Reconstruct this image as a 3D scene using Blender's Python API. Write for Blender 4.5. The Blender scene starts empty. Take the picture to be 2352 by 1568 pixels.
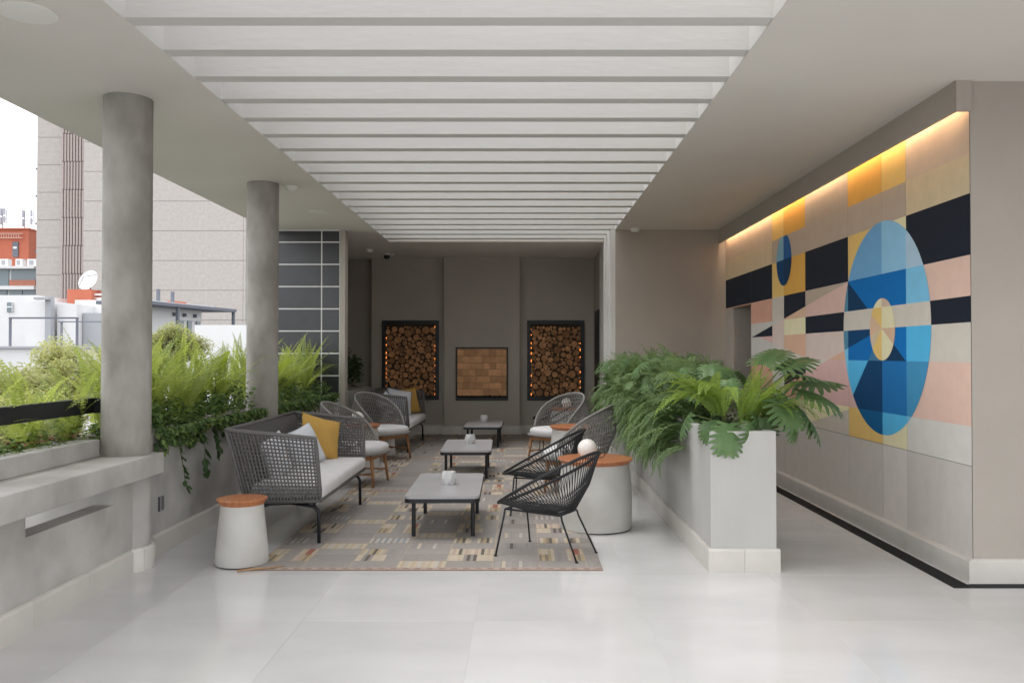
import bpy, bmesh, math, random
from mathutils import Vector, Matrix, Euler
PI = math.pi
R = math.radians
S = bpy.context.scene
COL = S.collection
rnd = random.Random(7)

# ------------------------------------------------------------------ camera, sky, sun, exposure
cam_d = bpy.data.cameras.new('camera')
cam_d.sensor_width = 36.0
cam_d.lens = 36.0 * 1929.0 / 2352.0
cam_d.shift_x = -23.0 / 2352.0
cam_d.clip_end = 2000
cam = bpy.data.objects.new('camera', cam_d)
COL.objects.link(cam)
cam.location = (0, 0, 1.55)
cam.rotation_euler = (R(90) + math.atan(28 / 1929.0), 0, 0)
S.camera = cam

SUN_DIR = Vector((-0.26, -0.10, 1.0)).normalized()
W = bpy.data.worlds.new('World')
S.world = W
W.use_nodes = True
wn, wl = W.node_tree.nodes, W.node_tree.links
wn.clear()
sky = wn.new('ShaderNodeTexSky')
sky.sky_type = 'NISHITA'
sky.sun_disc = False
sky.sun_elevation = math.asin(SUN_DIR.z)
sky.sun_rotation = math.atan2(SUN_DIR.x, SUN_DIR.y)
sky.dust_density = 1.0
sky.air_density = 1.0
hs = wn.new('ShaderNodeHueSaturation')
hs.inputs['Saturation'].default_value = 0.12
bg = wn.new('ShaderNodeBackground')
bg.inputs['Strength'].default_value = 0.15
wo = wn.new('ShaderNodeOutputWorld')
wl.new(sky.outputs[0], hs.inputs['Color'])
wl.new(hs.outputs[0], bg.inputs[0])
wl.new(bg.outputs[0], wo.inputs[0])

sl = bpy.data.lights.new('sun', 'SUN')
sl.energy = 0.5
sl.angle = R(30)
sl.color = (1.0, 0.97, 0.93)
so = bpy.data.objects.new('sun', sl)
COL.objects.link(so)
so.rotation_euler = SUN_DIR.to_track_quat('Z', 'Y').to_euler()
so.location = (-10, -10, 30)

S.view_settings.view_transform = 'Standard'
S.view_settings.look = 'None'
S.view_settings.gamma = 1.0
S.view_settings.use_curve_mapping = False
S.view_settings.exposure = 1.70
S.render.engine = 'CYCLES'
S.cycles.use_denoising = True
S.cycles.max_bounces = 14
S.cycles.diffuse_bounces = 10
S.cycles.glossy_bounces = 4
S.cycles.transmission_bounces = 6
S.cycles.sample_clamp_indirect = 12.0


# ------------------------------------------------------------------ materials
def srgb(r, g, b):
    def f(c):
        c /= 255.0
        return c / 12.92 if c <= 0.04045 else ((c + 0.055) / 1.055) ** 2.4
    return (f(r), f(g), f(b), 1.0)


MATS = {}


def mat(name, col, rough=0.7, var=0.0, scale=6.0, bump=0.0, bscale=80.0, metal=0.0, stretch=(1, 1, 1),
        col2=None, spec=0.4, detail=6.0, coat=0.0, bdist=0.01, objrand=0.0):
    m = bpy.data.materials.new(name)
    m.use_nodes = True
    n, l = m.node_tree.nodes, m.node_tree.links
    p = n['Principled BSDF']
    c = tuple(col[:3]) + (1.0,)
    p.inputs['Base Color'].default_value = c
    p.inputs['Roughness'].default_value = rough
    p.inputs['Metallic'].default_value = metal
    p.inputs['Specular IOR Level'].default_value = spec
    p.inputs['Coat Weight'].default_value = coat
    tc = n.new('ShaderNodeTexCoord')
    mp = n.new('ShaderNodeMapping')
    mp.inputs['Scale'].default_value = stretch
    l.new(tc.outputs['Object'], mp.inputs['Vector'])
    out = None
    if var > 0 or col2 is not None:
        t = n.new('ShaderNodeTexNoise')
        t.inputs['Scale'].default_value = scale
        t.inputs['Detail'].default_value = detail
        l.new(mp.outputs[0], t.inputs['Vector'])
        r = n.new('ShaderNodeValToRGB')
        r.color_ramp.elements[0].position = 0.3
        r.color_ramp.elements[1].position = 0.7
        if col2 is None:
            a = tuple(x * (1 - var) for x in c[:3]) + (1,)
            b = tuple(min(1, x * (1 + var)) for x in c[:3]) + (1,)
        else:
            a, b = c, tuple(col2[:3]) + (1,)
        r.color_ramp.elements[0].color = a
        r.color_ramp.elements[1].color = b
        l.new(t.outputs['Fac'], r.inputs[0])
        out = r.outputs[0]
    if objrand > 0:
        oi = n.new('ShaderNodeObjectInfo')
        h = n.new('ShaderNodeHueSaturation')
        mr = n.new('ShaderNodeMapRange')
        mr.inputs['To Min'].default_value = 1 - objrand
        mr.inputs['To Max'].default_value = 1 + objrand
        l.new(oi.outputs['Random'], mr.inputs['Value'])
        l.new(mr.outputs[0], h.inputs['Value'])
        if out is None:
            h.inputs['Color'].default_value = c
        else:
            l.new(out, h.inputs['Color'])
        out = h.outputs[0]
    if out is not None:
        l.new(out, p.inputs['Base Color'])
    if bump > 0:
        t2 = n.new('ShaderNodeTexNoise')
        t2.inputs['Scale'].default_value = bscale
        t2.inputs['Detail'].default_value = 4
        l.new(mp.outputs[0], t2.inputs['Vector'])
        b = n.new('ShaderNodeBump')
        b.inputs['Strength'].default_value = bump
        b.inputs['Distance'].default_value = bdist
        l.new(t2.outputs['Fac'], b.inputs['Height'])
        l.new(b.outputs[0], p.inputs['Normal'])
    MATS[name] = m
    return m


def leafmat(name, col, col2, rough=0.5, trans=0.4, tcol=None, scale=3.0, objrand=0.15):
    m = mat(name, col, rough=rough, col2=col2, scale=scale, objrand=objrand, spec=0.35)
    n, l = m.node_tree.nodes, m.node_tree.links
    p = n['Principled BSDF']
    o = [x for x in n if x.type == 'OUTPUT_MATERIAL'][0]
    tr = n.new('ShaderNodeBsdfTranslucent')
    src = p.inputs['Base Color'].links[0].from_socket
    g = n.new('ShaderNodeHueSaturation')
    g.inputs['Hue'].default_value = 0.485
    g.inputs['Saturation'].default_value = 1.1
    g.inputs['Value'].default_value = 1.5
    l.new(src, g.inputs['Color'])
    l.new(g.outputs[0], tr.inputs['Color'])
    mx = n.new('ShaderNodeMixShader')
    mx.inputs[0].default_value = trans
    l.new(p.outputs[0], mx.inputs[1])
    l.new(tr.outputs[0], mx.inputs[2])
    l.new(mx.outputs[0], o.inputs['Surface'])
    return m


def emit(name, col, strength):
    m = bpy.data.materials.new(name)
    m.use_nodes = True
    p = m.node_tree.nodes['Principled BSDF']
    p.inputs['Base Color'].default_value = (0.8, 0.6, 0.4, 1)
    p.inputs['Emission Color'].default_value = tuple(col[:3]) + (1,)
    p.inputs['Emission Strength'].default_value = strength
    MATS[name] = m
    return m


def attrmat(name, rough=0.9, grain=0.15, gscale=60, gstretch=(1, 1, 1), bump=0.1):
    m = bpy.data.materials.new(name)
    m.use_nodes = True
    n, l = m.node_tree.nodes, m.node_tree.links
    p = n['Principled BSDF']
    p.inputs['Roughness'].default_value = rough
    p.inputs['Specular IOR Level'].default_value = 0.25
    a = n.new('ShaderNodeAttribute')
    a.attribute_name = 'Col'
    tc = n.new('ShaderNodeTexCoord')
    mp = n.new('ShaderNodeMapping')
    mp.inputs['Scale'].default_value = gstretch
    l.new(tc.outputs['Object'], mp.inputs['Vector'])
    t = n.new('ShaderNodeTexNoise')
    t.inputs['Scale'].default_value = gscale
    t.inputs['Detail'].default_value = 8
    t.inputs['Roughness'].default_value = 0.7
    l.new(mp.outputs[0], t.inputs['Vector'])
    mr = n.new('ShaderNodeMapRange')
    mr.inputs['From Min'].default_value = 0.3
    mr.inputs['From Max'].default_value = 0.7
    mr.inputs['To Min'].default_value = 1 - grain
    mr.inputs['To Max'].default_value = 1 + grain
    l.new(t.outputs['Fac'], mr.inputs['Value'])
    h = n.new('ShaderNodeHueSaturation')
    l.new(mr.outputs[0], h.inputs['Value'])
    l.new(a.outputs['Color'], h.inputs['Color'])
    l.new(h.outputs[0], p.inputs['Base Color'])
    b = n.new('ShaderNodeBump')
    b.inputs['Strength'].default_value = bump
    b.inputs['Distance'].default_value = 0.005
    l.new(t.outputs['Fac'], b.inputs['Height'])
    l.new(b.outputs[0], p.inputs['Normal'])
    MATS[name] = m
    return m


mat('plaster', (0.42, 0.38, 0.335), 0.85, var=0.05, scale=1.3, bump=0.25, bscale=140)
mat('ceiling_paint', (0.74, 0.705, 0.65), 0.85, var=0.04, scale=0.8, bump=0.15, bscale=90)
mat('beam_paint', (0.66, 0.645, 0.62), 0.75, var=0.07, scale=1.5, bump=0.25, bscale=25, stretch=(0.3, 1, 1))
mat('planter_paint', (0.47, 0.46, 0.44), 0.75, var=0.06, scale=3, bump=0.1, bscale=120, stretch=(1, 1, 0.35))
mat('concrete', (0.18, 0.163, 0.142), 0.75, col2=(0.43, 0.41, 0.38), scale=3.2, bump=0.3, bscale=40, stretch=(1, 1, 0.55))
mat('concrete_wall', (0.31, 0.295, 0.275), 0.8, col2=(0.52, 0.505, 0.48), scale=2.2, bump=0.3, bscale=50)
mat('stone_tile', (0.575, 0.565, 0.562), 0.2, col2=(0.64, 0.632, 0.63), scale=1.3, objrand=0.03, spec=0.5, stretch=(1, 2.2, 1))
_n, _l = MATS['stone_tile'].node_tree.nodes, MATS['stone_tile'].node_tree.links
_t = _n.new('ShaderNodeTexNoise')
_t.inputs['Scale'].default_value = 1.7
_t.inputs['Detail'].default_value = 2
_g = _n.new('ShaderNodeNewGeometry')
_l.new(_g.outputs['Position'], _t.inputs['Vector'])
_r = _n.new('ShaderNodeMapRange')
_r.inputs['From Min'].default_value = 0.3
_r.inputs['From Max'].default_value = 0.7
_r.inputs['To Min'].default_value = 0.08
_r.inputs['To Max'].default_value = 0.15
_l.new(_t.outputs['Fac'], _r.inputs['Value'])
_l.new(_r.outputs[0], _n['Principled BSDF'].inputs['Roughness'])
mat('skirting_stone', (0.60, 0.57, 0.53), 0.35, var=0.06, scale=4, objrand=0.03)
mat('grout', (0.53, 0.52, 0.51), 0.8)
mat('black_tile', (0.020, 0.021, 0.026), 0.33, var=0.25, scale=5, bump=0.05, bscale=20, spec=0.6, objrand=0.15)
mat('white_grout', (0.80, 0.79, 0.77), 0.8)
mat('black_metal', (0.012, 0.013, 0.016), 0.45, var=0.1, scale=30)
mat('dark_metal', (0.045, 0.045, 0.05), 0.5)
mat('rope_grey', (0.132, 0.125, 0.122), 0.9, var=0.25, scale=120, bump=0.5, bscale=220)
mat('rope_light', (0.26, 0.247, 0.232), 0.9, var=0.25, scale=120, bump=0.5, bscale=220)
mat('cord_black', (0.014, 0.014, 0.016), 0.5, var=0.2, scale=60)
mat('cushion', (0.66, 0.65, 0.655), 0.95, var=0.04, scale=9, bump=0.3, bscale=260, bdist=0.004)
mat('pillow_white', (0.60, 0.62, 0.66), 0.95, var=0.05, scale=6, bump=0.3, bscale=200, bdist=0.004)
mat('pillow_yellow', (0.50, 0.30, 0.075), 0.95, var=0.08, scale=6, bump=0.3, bscale=200, bdist=0.004)
mat('teak', (0.36, 0.125, 0.05), 0.42, col2=(0.50, 0.20, 0.085), scale=7, stretch=(1, 9, 1), coat=0.1)
mat('leg_wood', (0.30, 0.14, 0.06), 0.5, col2=(0.42, 0.21, 0.095), scale=10, stretch=(6, 6, 0.6))
mat('drum_concrete', (0.47, 0.455, 0.425), 0.7, col2=(0.58, 0.57, 0.545), scale=3.5, bump=0.1, bscale=60)
mat('table_stone', (0.36, 0.35, 0.36), 0.35, col2=(0.41, 0.40, 0.41), scale=3, detail=8)
mat('vase_concrete', (0.55, 0.55, 0.55), 0.75, var=0.06, scale=30)
mat('lamp_globe', (0.78, 0.74, 0.70), 0.35)
mat('bronze', (0.10, 0.075, 0.05), 0.4, metal=0.8)
mat('white_plastic', (0.82, 0.81, 0.76), 0.5)
mat('soil', (0.035, 0.025, 0.018), 0.95, var=0.4, scale=40, bump=0.6, bscale=60)
mat('frame_black', (0.010, 0.010, 0.012), 0.45)
mat('log_end', (0.31, 0.145, 0.066), 0.8, col2=(0.55, 0.29, 0.135), scale=14, objrand=0.45)
mat('log_bark', (0.055, 0.035, 0.022), 0.9, var=0.3, scale=30)
mat('firebrick', (0.66, 0.36, 0.185), 0.85, var=0.14, scale=9, objrand=0.22)
mat('brick_joint', (0.10, 0.06, 0.035), 0.9)
mat('ash', (0.012, 0.011, 0.011), 0.95, var=0.4, scale=40)
mat('grate_bar', (0.03, 0.03, 0.032), 0.5, metal=0.3)
mat('steel', (0.35, 0.35, 0.35), 0.35, metal=0.8)
mat('bark', (0.09, 0.07, 0.05), 0.9, var=0.3, scale=20)
mat('stem', (0.10, 0.13, 0.035), 0.6)
mat('twig', (0.36, 0.22, 0.12), 0.8, var=0.2, scale=30)
mat('dead_leaf', (0.18, 0.09, 0.04), 0.8, var=0.3, scale=20)
leafmat('fern_bright', (0.22, 0.295, 0.065), (0.37, 0.43, 0.14), trans=0.55)
leafmat('fern_lime', (0.165, 0.265, 0.045), (0.27, 0.37, 0.085), trans=0.4)
leafmat('fern_mid', (0.060, 0.135, 0.026), (0.10, 0.19, 0.038), trans=0.35)
leafmat('leaf_mid', (0.105, 0.175, 0.048), (0.18, 0.26, 0.08), trans=0.3, scale=5)
leafmat('leaf_dark', (0.038, 0.080, 0.027), (0.070, 0.120, 0.042), trans=0.2, scale=5)
leafmat('leaf_philo', (0.082, 0.158, 0.056), (0.145, 0.235, 0.095), trans=0.22, rough=0.4, scale=4)
leafmat('leaf_feather', (0.095, 0.165, 0.058), (0.19, 0.275, 0.11), trans=0.25, scale=6)
leafmat('leaf_lime', (0.17, 0.25, 0.028), (0.24, 0.33, 0.045), trans=0.5)
leafmat('leaf_tree', (0.28, 0.30, 0.12), (0.37, 0.385, 0.17), trans=0.4, scale=1.5)
leafmat('flower', (0.55, 0.45, 0.62), (0.7, 0.62, 0.75), trans=0.3)


# ------------------------------------------------------------------ mesh builder
class MB:
    def __init__(self):
        self.v, self.f, self.mi, self.col = [], [], [], []

    def face(self, pts, mi=0, col=None):
        b = len(self.v)
        self.v += [tuple(p) for p in pts]
        self.f.append(tuple(range(b, b + len(pts))))
        self.mi.append(mi)
        self.col.append(col)

    def raw(self, vs, fs, mi=0, M=None, col=None):
        b = len(self.v)
        if M is not None:
            vs = [tuple(M @ Vector(p)) for p in vs]
        self.v += vs
        for q in fs:
            self.f.append(tuple(i + b for i in q))
            self.mi.append(mi)
            self.col.append(col)

    def box(self, x0, x1, y0, y1, z0, z1, mi=0, M=None):
        vs = [(x0, y0, z0), (x1, y0, z0), (x1, y1, z0), (x0, y1, z0), (x0, y0, z1), (x1, y0, z1), (x1, y1, z1), (x0, y1, z1)]
        fs = [(0, 3, 2, 1), (4, 5, 6, 7), (0, 1, 5, 4), (1, 2, 6, 5), (2, 3, 7, 6), (3, 0, 4, 7)]
        self.raw(vs, fs, mi, M)

    def tube(self, pts, r, n=6, closed=False, mi=0, caps=True):
        pts = [Vector(p) for p in pts]
        N = len(pts)
        rs = r if isinstance(r, (list, tuple)) else [r] * N
        rings = []
        up = None
        for i in range(N):
            a = pts[(i - 1) % N] if (closed or i > 0) else pts[i]
            b = pts[(i + 1) % N] if (closed or i < N - 1) else pts[i]
            t = (b - a)
            if t.length < 1e-9:
                t = Vector((0, 0, 1))
            t.normalize()
            if up is None:
                up = Vector((0, 0, 1)) if abs(t.z) < 0.9 else Vector((1, 0, 0))
            s = t.cross(up)
            if s.length < 1e-6:
                s = t.cross(Vector((1, 0.3, 0)))
            s.normalize()
            up = s.cross(t).normalized()
            base = len(self.v)
            for k in range(n):
                an = 2 * PI * k / n
                p = pts[i] + (s * math.cos(an) + up * math.sin(an)) * rs[i]
                self.v.append(tuple(p))
            rings.append(base)
        for i in range(N if closed else N - 1):
            a, b = rings[i], rings[(i + 1) % N]
            for k in range(n):
                k2 = (k + 1) % n
                self.f.append((a + k, a + k2, b + k2, b + k))
                self.mi.append(mi)
                self.col.append(None)
        if caps and not closed:
            self.f.append(tuple(rings[0] + k for k in reversed(range(n))))
            self.f.append(tuple(rings[-1] + k for k in range(n)))
            self.mi += [mi, mi]
            self.col += [None, None]

    def lathe(self, prof, n=40, cx=0, cy=0, mi=0, cap=True):
        base = len(self.v)
        for (r, z) in prof:
            for k in range(n):
                a = 2 * PI * k / n
                self.v.append((cx + r * math.cos(a), cy + r * math.sin(a), z))
        for i in range(len(prof) - 1):
            for k in range(n):
                k2 = (k + 1) % n
                self.f.append((base + i * n + k, base + i * n + k2, base + (i + 1) * n + k2, base + (i + 1) * n + k))
                self.mi.append(mi)
                self.col.append(None)
        if cap:
            self.f.append(tuple(base + k for k in reversed(range(n))))
            self.f.append(tuple(base + (len(prof) - 1) * n + k for k in range(n)))
            self.mi += [mi, mi]
            self.col += [None, None]

    def prism(self, poly, z0, z1, mi=0):
        n = len(poly)
        b = len(self.v)
        self.v += [(x, y, z0) for x, y in poly] + [(x, y, z1) for x, y in poly]
        self.f.append(tuple(b + i for i in reversed(range(n))))
        self.f.append(tuple(b + n + i for i in range(n)))
        for i in range(n):
            j = (i + 1) % n
            self.f.append((b + i, b + j, b + n + j, b + n + i))
        self.mi += [mi] * (n + 2)
        self.col += [None] * (n + 2)

    def mesh(self, name, mats, smooth=False):
        me = bpy.data.meshes.new(name)
        me.from_pydata(self.v, [], self.f)
        if isinstance(mats, str):
            mats = [mats]
        for m in mats:
            me.materials.append(MATS[m])
        if len(mats) > 1:
            me.polygons.foreach_set('material_index', self.mi)
        if any(c is not None for c in self.col):
            at = me.color_attributes.new('Col', 'FLOAT_COLOR', 'CORNER')
            dat = []
            for p in me.polygons:
                c = self.col[p.index] or (1, 1, 1)
                dat += [c[0], c[1], c[2], 1.0] * p.loop_total
            at.data.foreach_set('color', dat)
        if smooth:
            me.polygons.foreach_set('use_smooth', [True] * len(me.polygons))
            if smooth == 'auto':
                try:
                    me.set_sharp_from_angle(angle=R(35))
                except Exception:
                    pass
        me.update()
        return me

    def build(self, name, mats, parent=None, smooth=False, loc=None, bevel=0.0):
        o = bpy.data.objects.new(name, self.mesh(name, mats, smooth))
        COL.objects.link(o)
        if parent is not None:
            o.parent = parent
        if loc is not None:
            o.location = loc
        if bevel > 0:
            b = o.modifiers.new('bevel', 'BEVEL')
            b.width = bevel
            b.segments = 2
            b.limit_method = 'ANGLE'
        return o


def add(name, me, parent=None, M=None):
    o = bpy.data.objects.new(name, me)
    COL.objects.link(o)
    if parent is not None:
        o.parent = parent
    if M is not None:
        o.matrix_local = M
    return o


def tag(o, label, cat, group=None):
    o['label'] = label
    o['category'] = cat
    if group:
        o['group'] = group
    return o


def thing(name, label, cat, loc=(0, 0, 0), rz=0.0, group=None):
    o = bpy.data.objects.new(name, None)
    COL.objects.link(o)
    o.empty_display_size = 0.1
    o.location = loc
    o.rotation_euler = (0, 0, rz)
    return tag(o, label, cat, group)


def struct(o):
    o['kind'] = 'structure'
    return o


def stuff(o, label=None, cat=None):
    o['kind'] = 'stuff'
    if label:
        o['label'] = label
        o['category'] = cat
    return o


def copy_tree(src, label, loc, rz, parent=None):
    c = src.copy()
    COL.objects.link(c)
    if parent is None:
        c.location = loc
        c.rotation_euler = (0, 0, rz)
        c['label'] = label
    else:
        c.parent = parent
    for ch in list(src.children):
        copy_tree(ch, None, None, None, c)
    return c


def rbox(sx, sy, sz, r, seg=3, puff=0.0):
    """rounded box mesh data (verts, faces) centred at origin"""
    bm = bmesh.new()
    bmesh.ops.create_cube(bm, size=1.0)
    for v in bm.verts:
        v.co = Vector((v.co.x * sx, v.co.y * sy, v.co.z * sz))
    bmesh.ops.bevel(bm, geom=list(bm.edges), offset=r, segments=seg, profile=0.5, affect='EDGES', clamp_overlap=True)
    if puff:
        fs = [f for f in bm.faces if abs(f.normal.z) > 0.95 and f.calc_area() > 0.3 * sx * sy]
        bmesh.ops.subdivide_edges(bm, edges=list({e for f in fs for e in f.edges}), cuts=6, use_grid_fill=True)
        for v in bm.verts:
            u, w = v.co.x / (sx / 2), v.co.y / (sy / 2)
            v.co.z += math.copysign(puff * max(0, 1 - u ** 4) * max(0, 1 - w ** 4), v.co.z)
    bm.verts.index_update()
    vs = [tuple(v.co) for v in bm.verts]
    fs = [tuple(v.index for v in f.verts) for f in bm.faces]
    bm.free()
    return vs, fs


def T(x, y, z, rx=0, ry=0, rz=0, s=1.0):
    return Matrix.Translation((x, y, z)) @ Euler((rx, ry, rz)).to_matrix().to_4x4() @ Matrix.Scale(s, 4)


# ================================================================== SETTING
ZC = 3.41          # ceiling underside
# ---- ground far below, terrace floor
g = MB()
g.face([(-400, -200, -9), (400, -200, -9), (400, 600, -9), (-400, 600, -9)])
mat('street', (0.09, 0.09, 0.088), 0.9, var=0.2, scale=0.3)
struct(g.build('ground', 'street'))

g = MB()
g.box(-3.80, 9.0, -12, 17.2, -0.4, -0.0015)
fl = struct(g.build('floor', 'grout'))
tile = MB()
vs, fs = rbox(0.9985, 0.9985, 0.03, 0.0006, 1)
tile.raw(vs, fs)
tme = tile.mesh('floor_tile', 'stone_tile')
x0 = 0.725 - 4.0
for i in range(0, 12):
    for j in range(-6, 17):
        x, y = x0 + i + 0.5, j + 0.4
        if x > 8.4:
            continue
        o = add('tile', tme, fl, T(x, y, -0.015, rz=(PI if (i * 7 + j * 3) % 2 else 0)))
g = MB()
g.box(-3.75, 8.9, -11.9, 17.1, -8.99, -0.41)
struct(g.build('terrace_building', 'concrete_wall'))

# ---- ceiling with skylight opening
OX0, OX1, OY1 = -2.215, 1.402, 13.95
g = MB()
g.box(-3.80, OX0, 0.4, 17.2, ZC, ZC + 0.85)
g.box(OX1, 9.0, 0.4, 17.2, ZC, ZC + 0.85)
g.box(OX0, OX1, OY1, 17.2, ZC, ZC + 0.85)
g.box(OX0, OX1, 0.4, 0.9, ZC, ZC + 0.85)
ceil = struct(g.build('ceiling', 'ceiling_paint'))
bm_ = MB()
bm_.box(OX0 + 0.001, OX1 - 0.001, 0, 0.12, 0, 0.47)
bme = bm_.mesh('beam', 'beam_paint')
for k in range(-7, 19):
    add('beam', bme, ceil, T(0, 4.655 + 0.4975 * k, ZC + 0.012))
# white reveals of the opening
g = MB()
g.box(OX0 - 0.004, OX0 + 0.0, 0.9, OY1, ZC + 0.002, ZC + 0.86)
g.box(OX1, OX1 + 0.004, 0.9, OY1, ZC + 0.002, ZC + 0.86)
g.v = [(x + (0.003 if x < 0 else -0.003), y, z) for x, y, z in g.v]
g.build('reveal', 'beam_paint', ceil)

# ---- walls
def wall(name, boxes, m='plaster', label=None, parent=None):
    g = MB()
    for b in boxes:
        g.box(*b)
    o = g.build(name, m, parent)
    if parent is None:
        struct(o)
    return o


YB = 16.35
back = wall('back_wall', [(-2.93, 1.40, YB, YB + 0.5, -0.01, ZC + 0.05)])
wall('chimney_breast', [(-1.50, -0.045, 16.15, YB, -0.01, ZC + 0.03)], parent=back)
wall('recess_wall', [(-3.8, -2.93, 16.75, 17.1, -0.01, ZC + 0.04)])
wall('side_wall', [(-3.8, -3.55, 12.8, 16.75, -0.01, ZC + 0.05)])
# right hand room block: pier beyond the skylight and the wall that carries the mural
rw = wall('pier_wall', [(1.402, 3.06, 12.60, 16.9, -0.01, ZC + 0.05), (1.402, 6.0, 16.9, 17.1, -0.01, ZC + 0.05)])
XM = 3.06
mw = wall('mural_wall', [(XM, 8.9, 5.715, 11.20, -0.01, ZC + 0.05), (XM, 8.9, 11.20, 12.15, 2.212, ZC + 0.05),
                         (XM, 8.9, 12.15, 12.9, -0.01, ZC + 0.05), (XM + 3.0, 8.9, 11.2, 12.15, -0.01, 2.212)])
# white vertical fins where the last beams turn down
for y in (12.62, 13.11, 13.61):
    g = MB()
    g.box(1.33, 1.402, y, y + 0.12, 0.0, ZC + 0.012)
    g.build('fin', 'beam_paint', rw)
g = MB()
g.box(1.385, 1.401, 12.74, 15.0, 0.0, ZC)
g.build('white_lining', 'beam_paint', rw)
g = MB()
g.box(1.36, 1.40, 15.02, 15.75, 0.0, 2.34)
tag(g.build('dark_door', 'frame_black'), 'tall narrow black door panel on the right side wall at the back', 'door')

# skirting in lengths with visible joints
def skirt_mesh(L, h=0.165, d=0.03):
    g = MB()
    prof = [(0, 0), (-d, 0), (-d, h - 0.018), (-d * 0.75, h - 0.006), (-d * 0.3, h), (0, h)]
    n = len(prof)
    a = [(x, 0.001, z) for x, z in prof]
    b = [(x, L - 0.001, z) for x, z in prof]
    g.raw(a + b, [tuple(range(n)), tuple(range(2 * n - 1, n - 1, -1))] + [(i, i + n, (i + 1) % n + n, (i + 1) % n) for i in range(n)])
    return g.mesh('skirting', 'skirting_stone')


SK = {}


def skirting(parent, xa, ya, xb, yb, L0=0.6, d=0.03, h=0.165):
    """run from a to b, the room lies to the left of the direction a->b"""
    dx, dy = xb - xa, yb - ya
    D = math.hypot(dx, dy)
    n = max(1, round(D / L0))
    L = round(D / n, 4)
    key = (L, d, h)
    if key not in SK:
        SK[key] = skirt_mesh(L, h, d)
    rz = math.atan2(-dx, dy)
    for i in range(n):
        add('skirting_piece', SK[key], parent, T(xa + dx * i / n, ya + dy * i / n, 0.0, rz=rz))


skirting(mw, XM, 5.68, XM, 11.2, 0.9, 0.045)
skirting(mw, 8.9, 5.715, 3.02, 5.715, 0.6, 0.035)
skirting(back, -1.535, 16.15, -1.535, 16.15 + 0.001) if False else None
skirting(back, -0.015, 16.15, -1.53, 16.15, 1.6)
skirting(back, -1.50, YB, -2.93, YB, 1.5)
skirting(back, 1.38, YB, -0.045, YB, 1.5)
skirting(rw, 3.05, 12.6, 1.80, 12.6, 0.65)

# ---- cove fascia and lamp strip over the mural
g = MB()
g.box(2.955, 2.98, 5.72, 12.6, 3.205, ZC)
g.build('cove_fascia', 'plaster', mw)
g = MB()
g.box(2.955, XM, 5.69, 5.715, 3.2, ZC + 0.02)
g.build('cove_end', 'plaster', mw)
emit('led_warm', (1.0, 0.74, 0.48), 34.0)
g = MB()
for k in range(56):
    g.box(2.985, 3.0, 5.80 + k * 0.12, 5.83 + k * 0.12, 3.30, 3.31)
tag(g.build('led_strip', 'led_warm'), 'warm lit strip lamp hidden in the cove above the mural', 'strip lamp')
g = MB()
g.box(2.981, 2.9845, 5.78, 12.58, 3.295, 3.315)
g.build('carrier', 'steel', bpy.data.objects['led_strip'])

# ------------------------------------------------------------------ mural
attrmat('mural_paint', rough=0.85, grain=0.05, gscale=6, gstretch=(1, 1, 1), bump=0.12)
mat('mural_gap', (0.10, 0.095, 0.09), 0.9)


def clip(poly, a, b, c):
    out = []
    n = len(poly)
    for i in range(n):
        p, q = poly[i], poly[(i + 1) % n]
        fp, fq = a * p[0] + b * p[1] + c, a * q[0] + b * q[1] + c
        if fp >= 0:
            out.append(p)
        if fp * fq < 0:
            t = fp / (fp - fq)
            out.append((p[0] + t * (q[0] - p[0]), p[1] + t * (q[1] - p[1])))
    return out


def clip_convex(poly, conv):
    n = len(conv)
    for i in range(n):
        p, q = conv[i], conv[(i + 1) % n]
        poly = clip(poly, -(q[1] - p[1]), (q[0] - p[0]), -(-(q[1] - p[1]) * p[0] + (q[0] - p[0]) * p[1]))
        if len(poly) < 3:
            return []
    return poly


def ell(cy, cz, ry, rz, n=96):
    return [(cy + ry * math.cos(2 * PI * i / n), cz + rz * math.sin(2 * PI * i / n)) for i in range(n)]


def line_above(p, q):
    """half plane coefficients: z above the line through p and q"""
    (y1, z1), (y2, z2) = p, q
    m = (z2 - z1) / (y2 - y1)
    return (-m, 1.0, -(z1 - m * y1))


def neg(h):
    return tuple(-x for x in h)


V = [12.58, 11.20, 10.25, 9.79, 9.05, 7.86, 7.12, 6.67, 5.715]
H = [3.40, 2.92, 2.645, 2.225, 1.945, 1.765, 1.49, 1.055, 0.785, 0.165]
D1 = line_above((11.0, 1.79), (7.86, 2.223))
D2 = line_above((11.0, 1.79), (9.05, 1.505))
D3 = line_above((7.12, 1.764), (7.873, 1.60))
D4 = line_above((7.86, 2.223), (7.12, 1.764))
D5 = line_above((7.12, 1.764), (7.745, 1.175))
D6 = line_above((7.86, 1.03), (9.05, 0.80))

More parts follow.
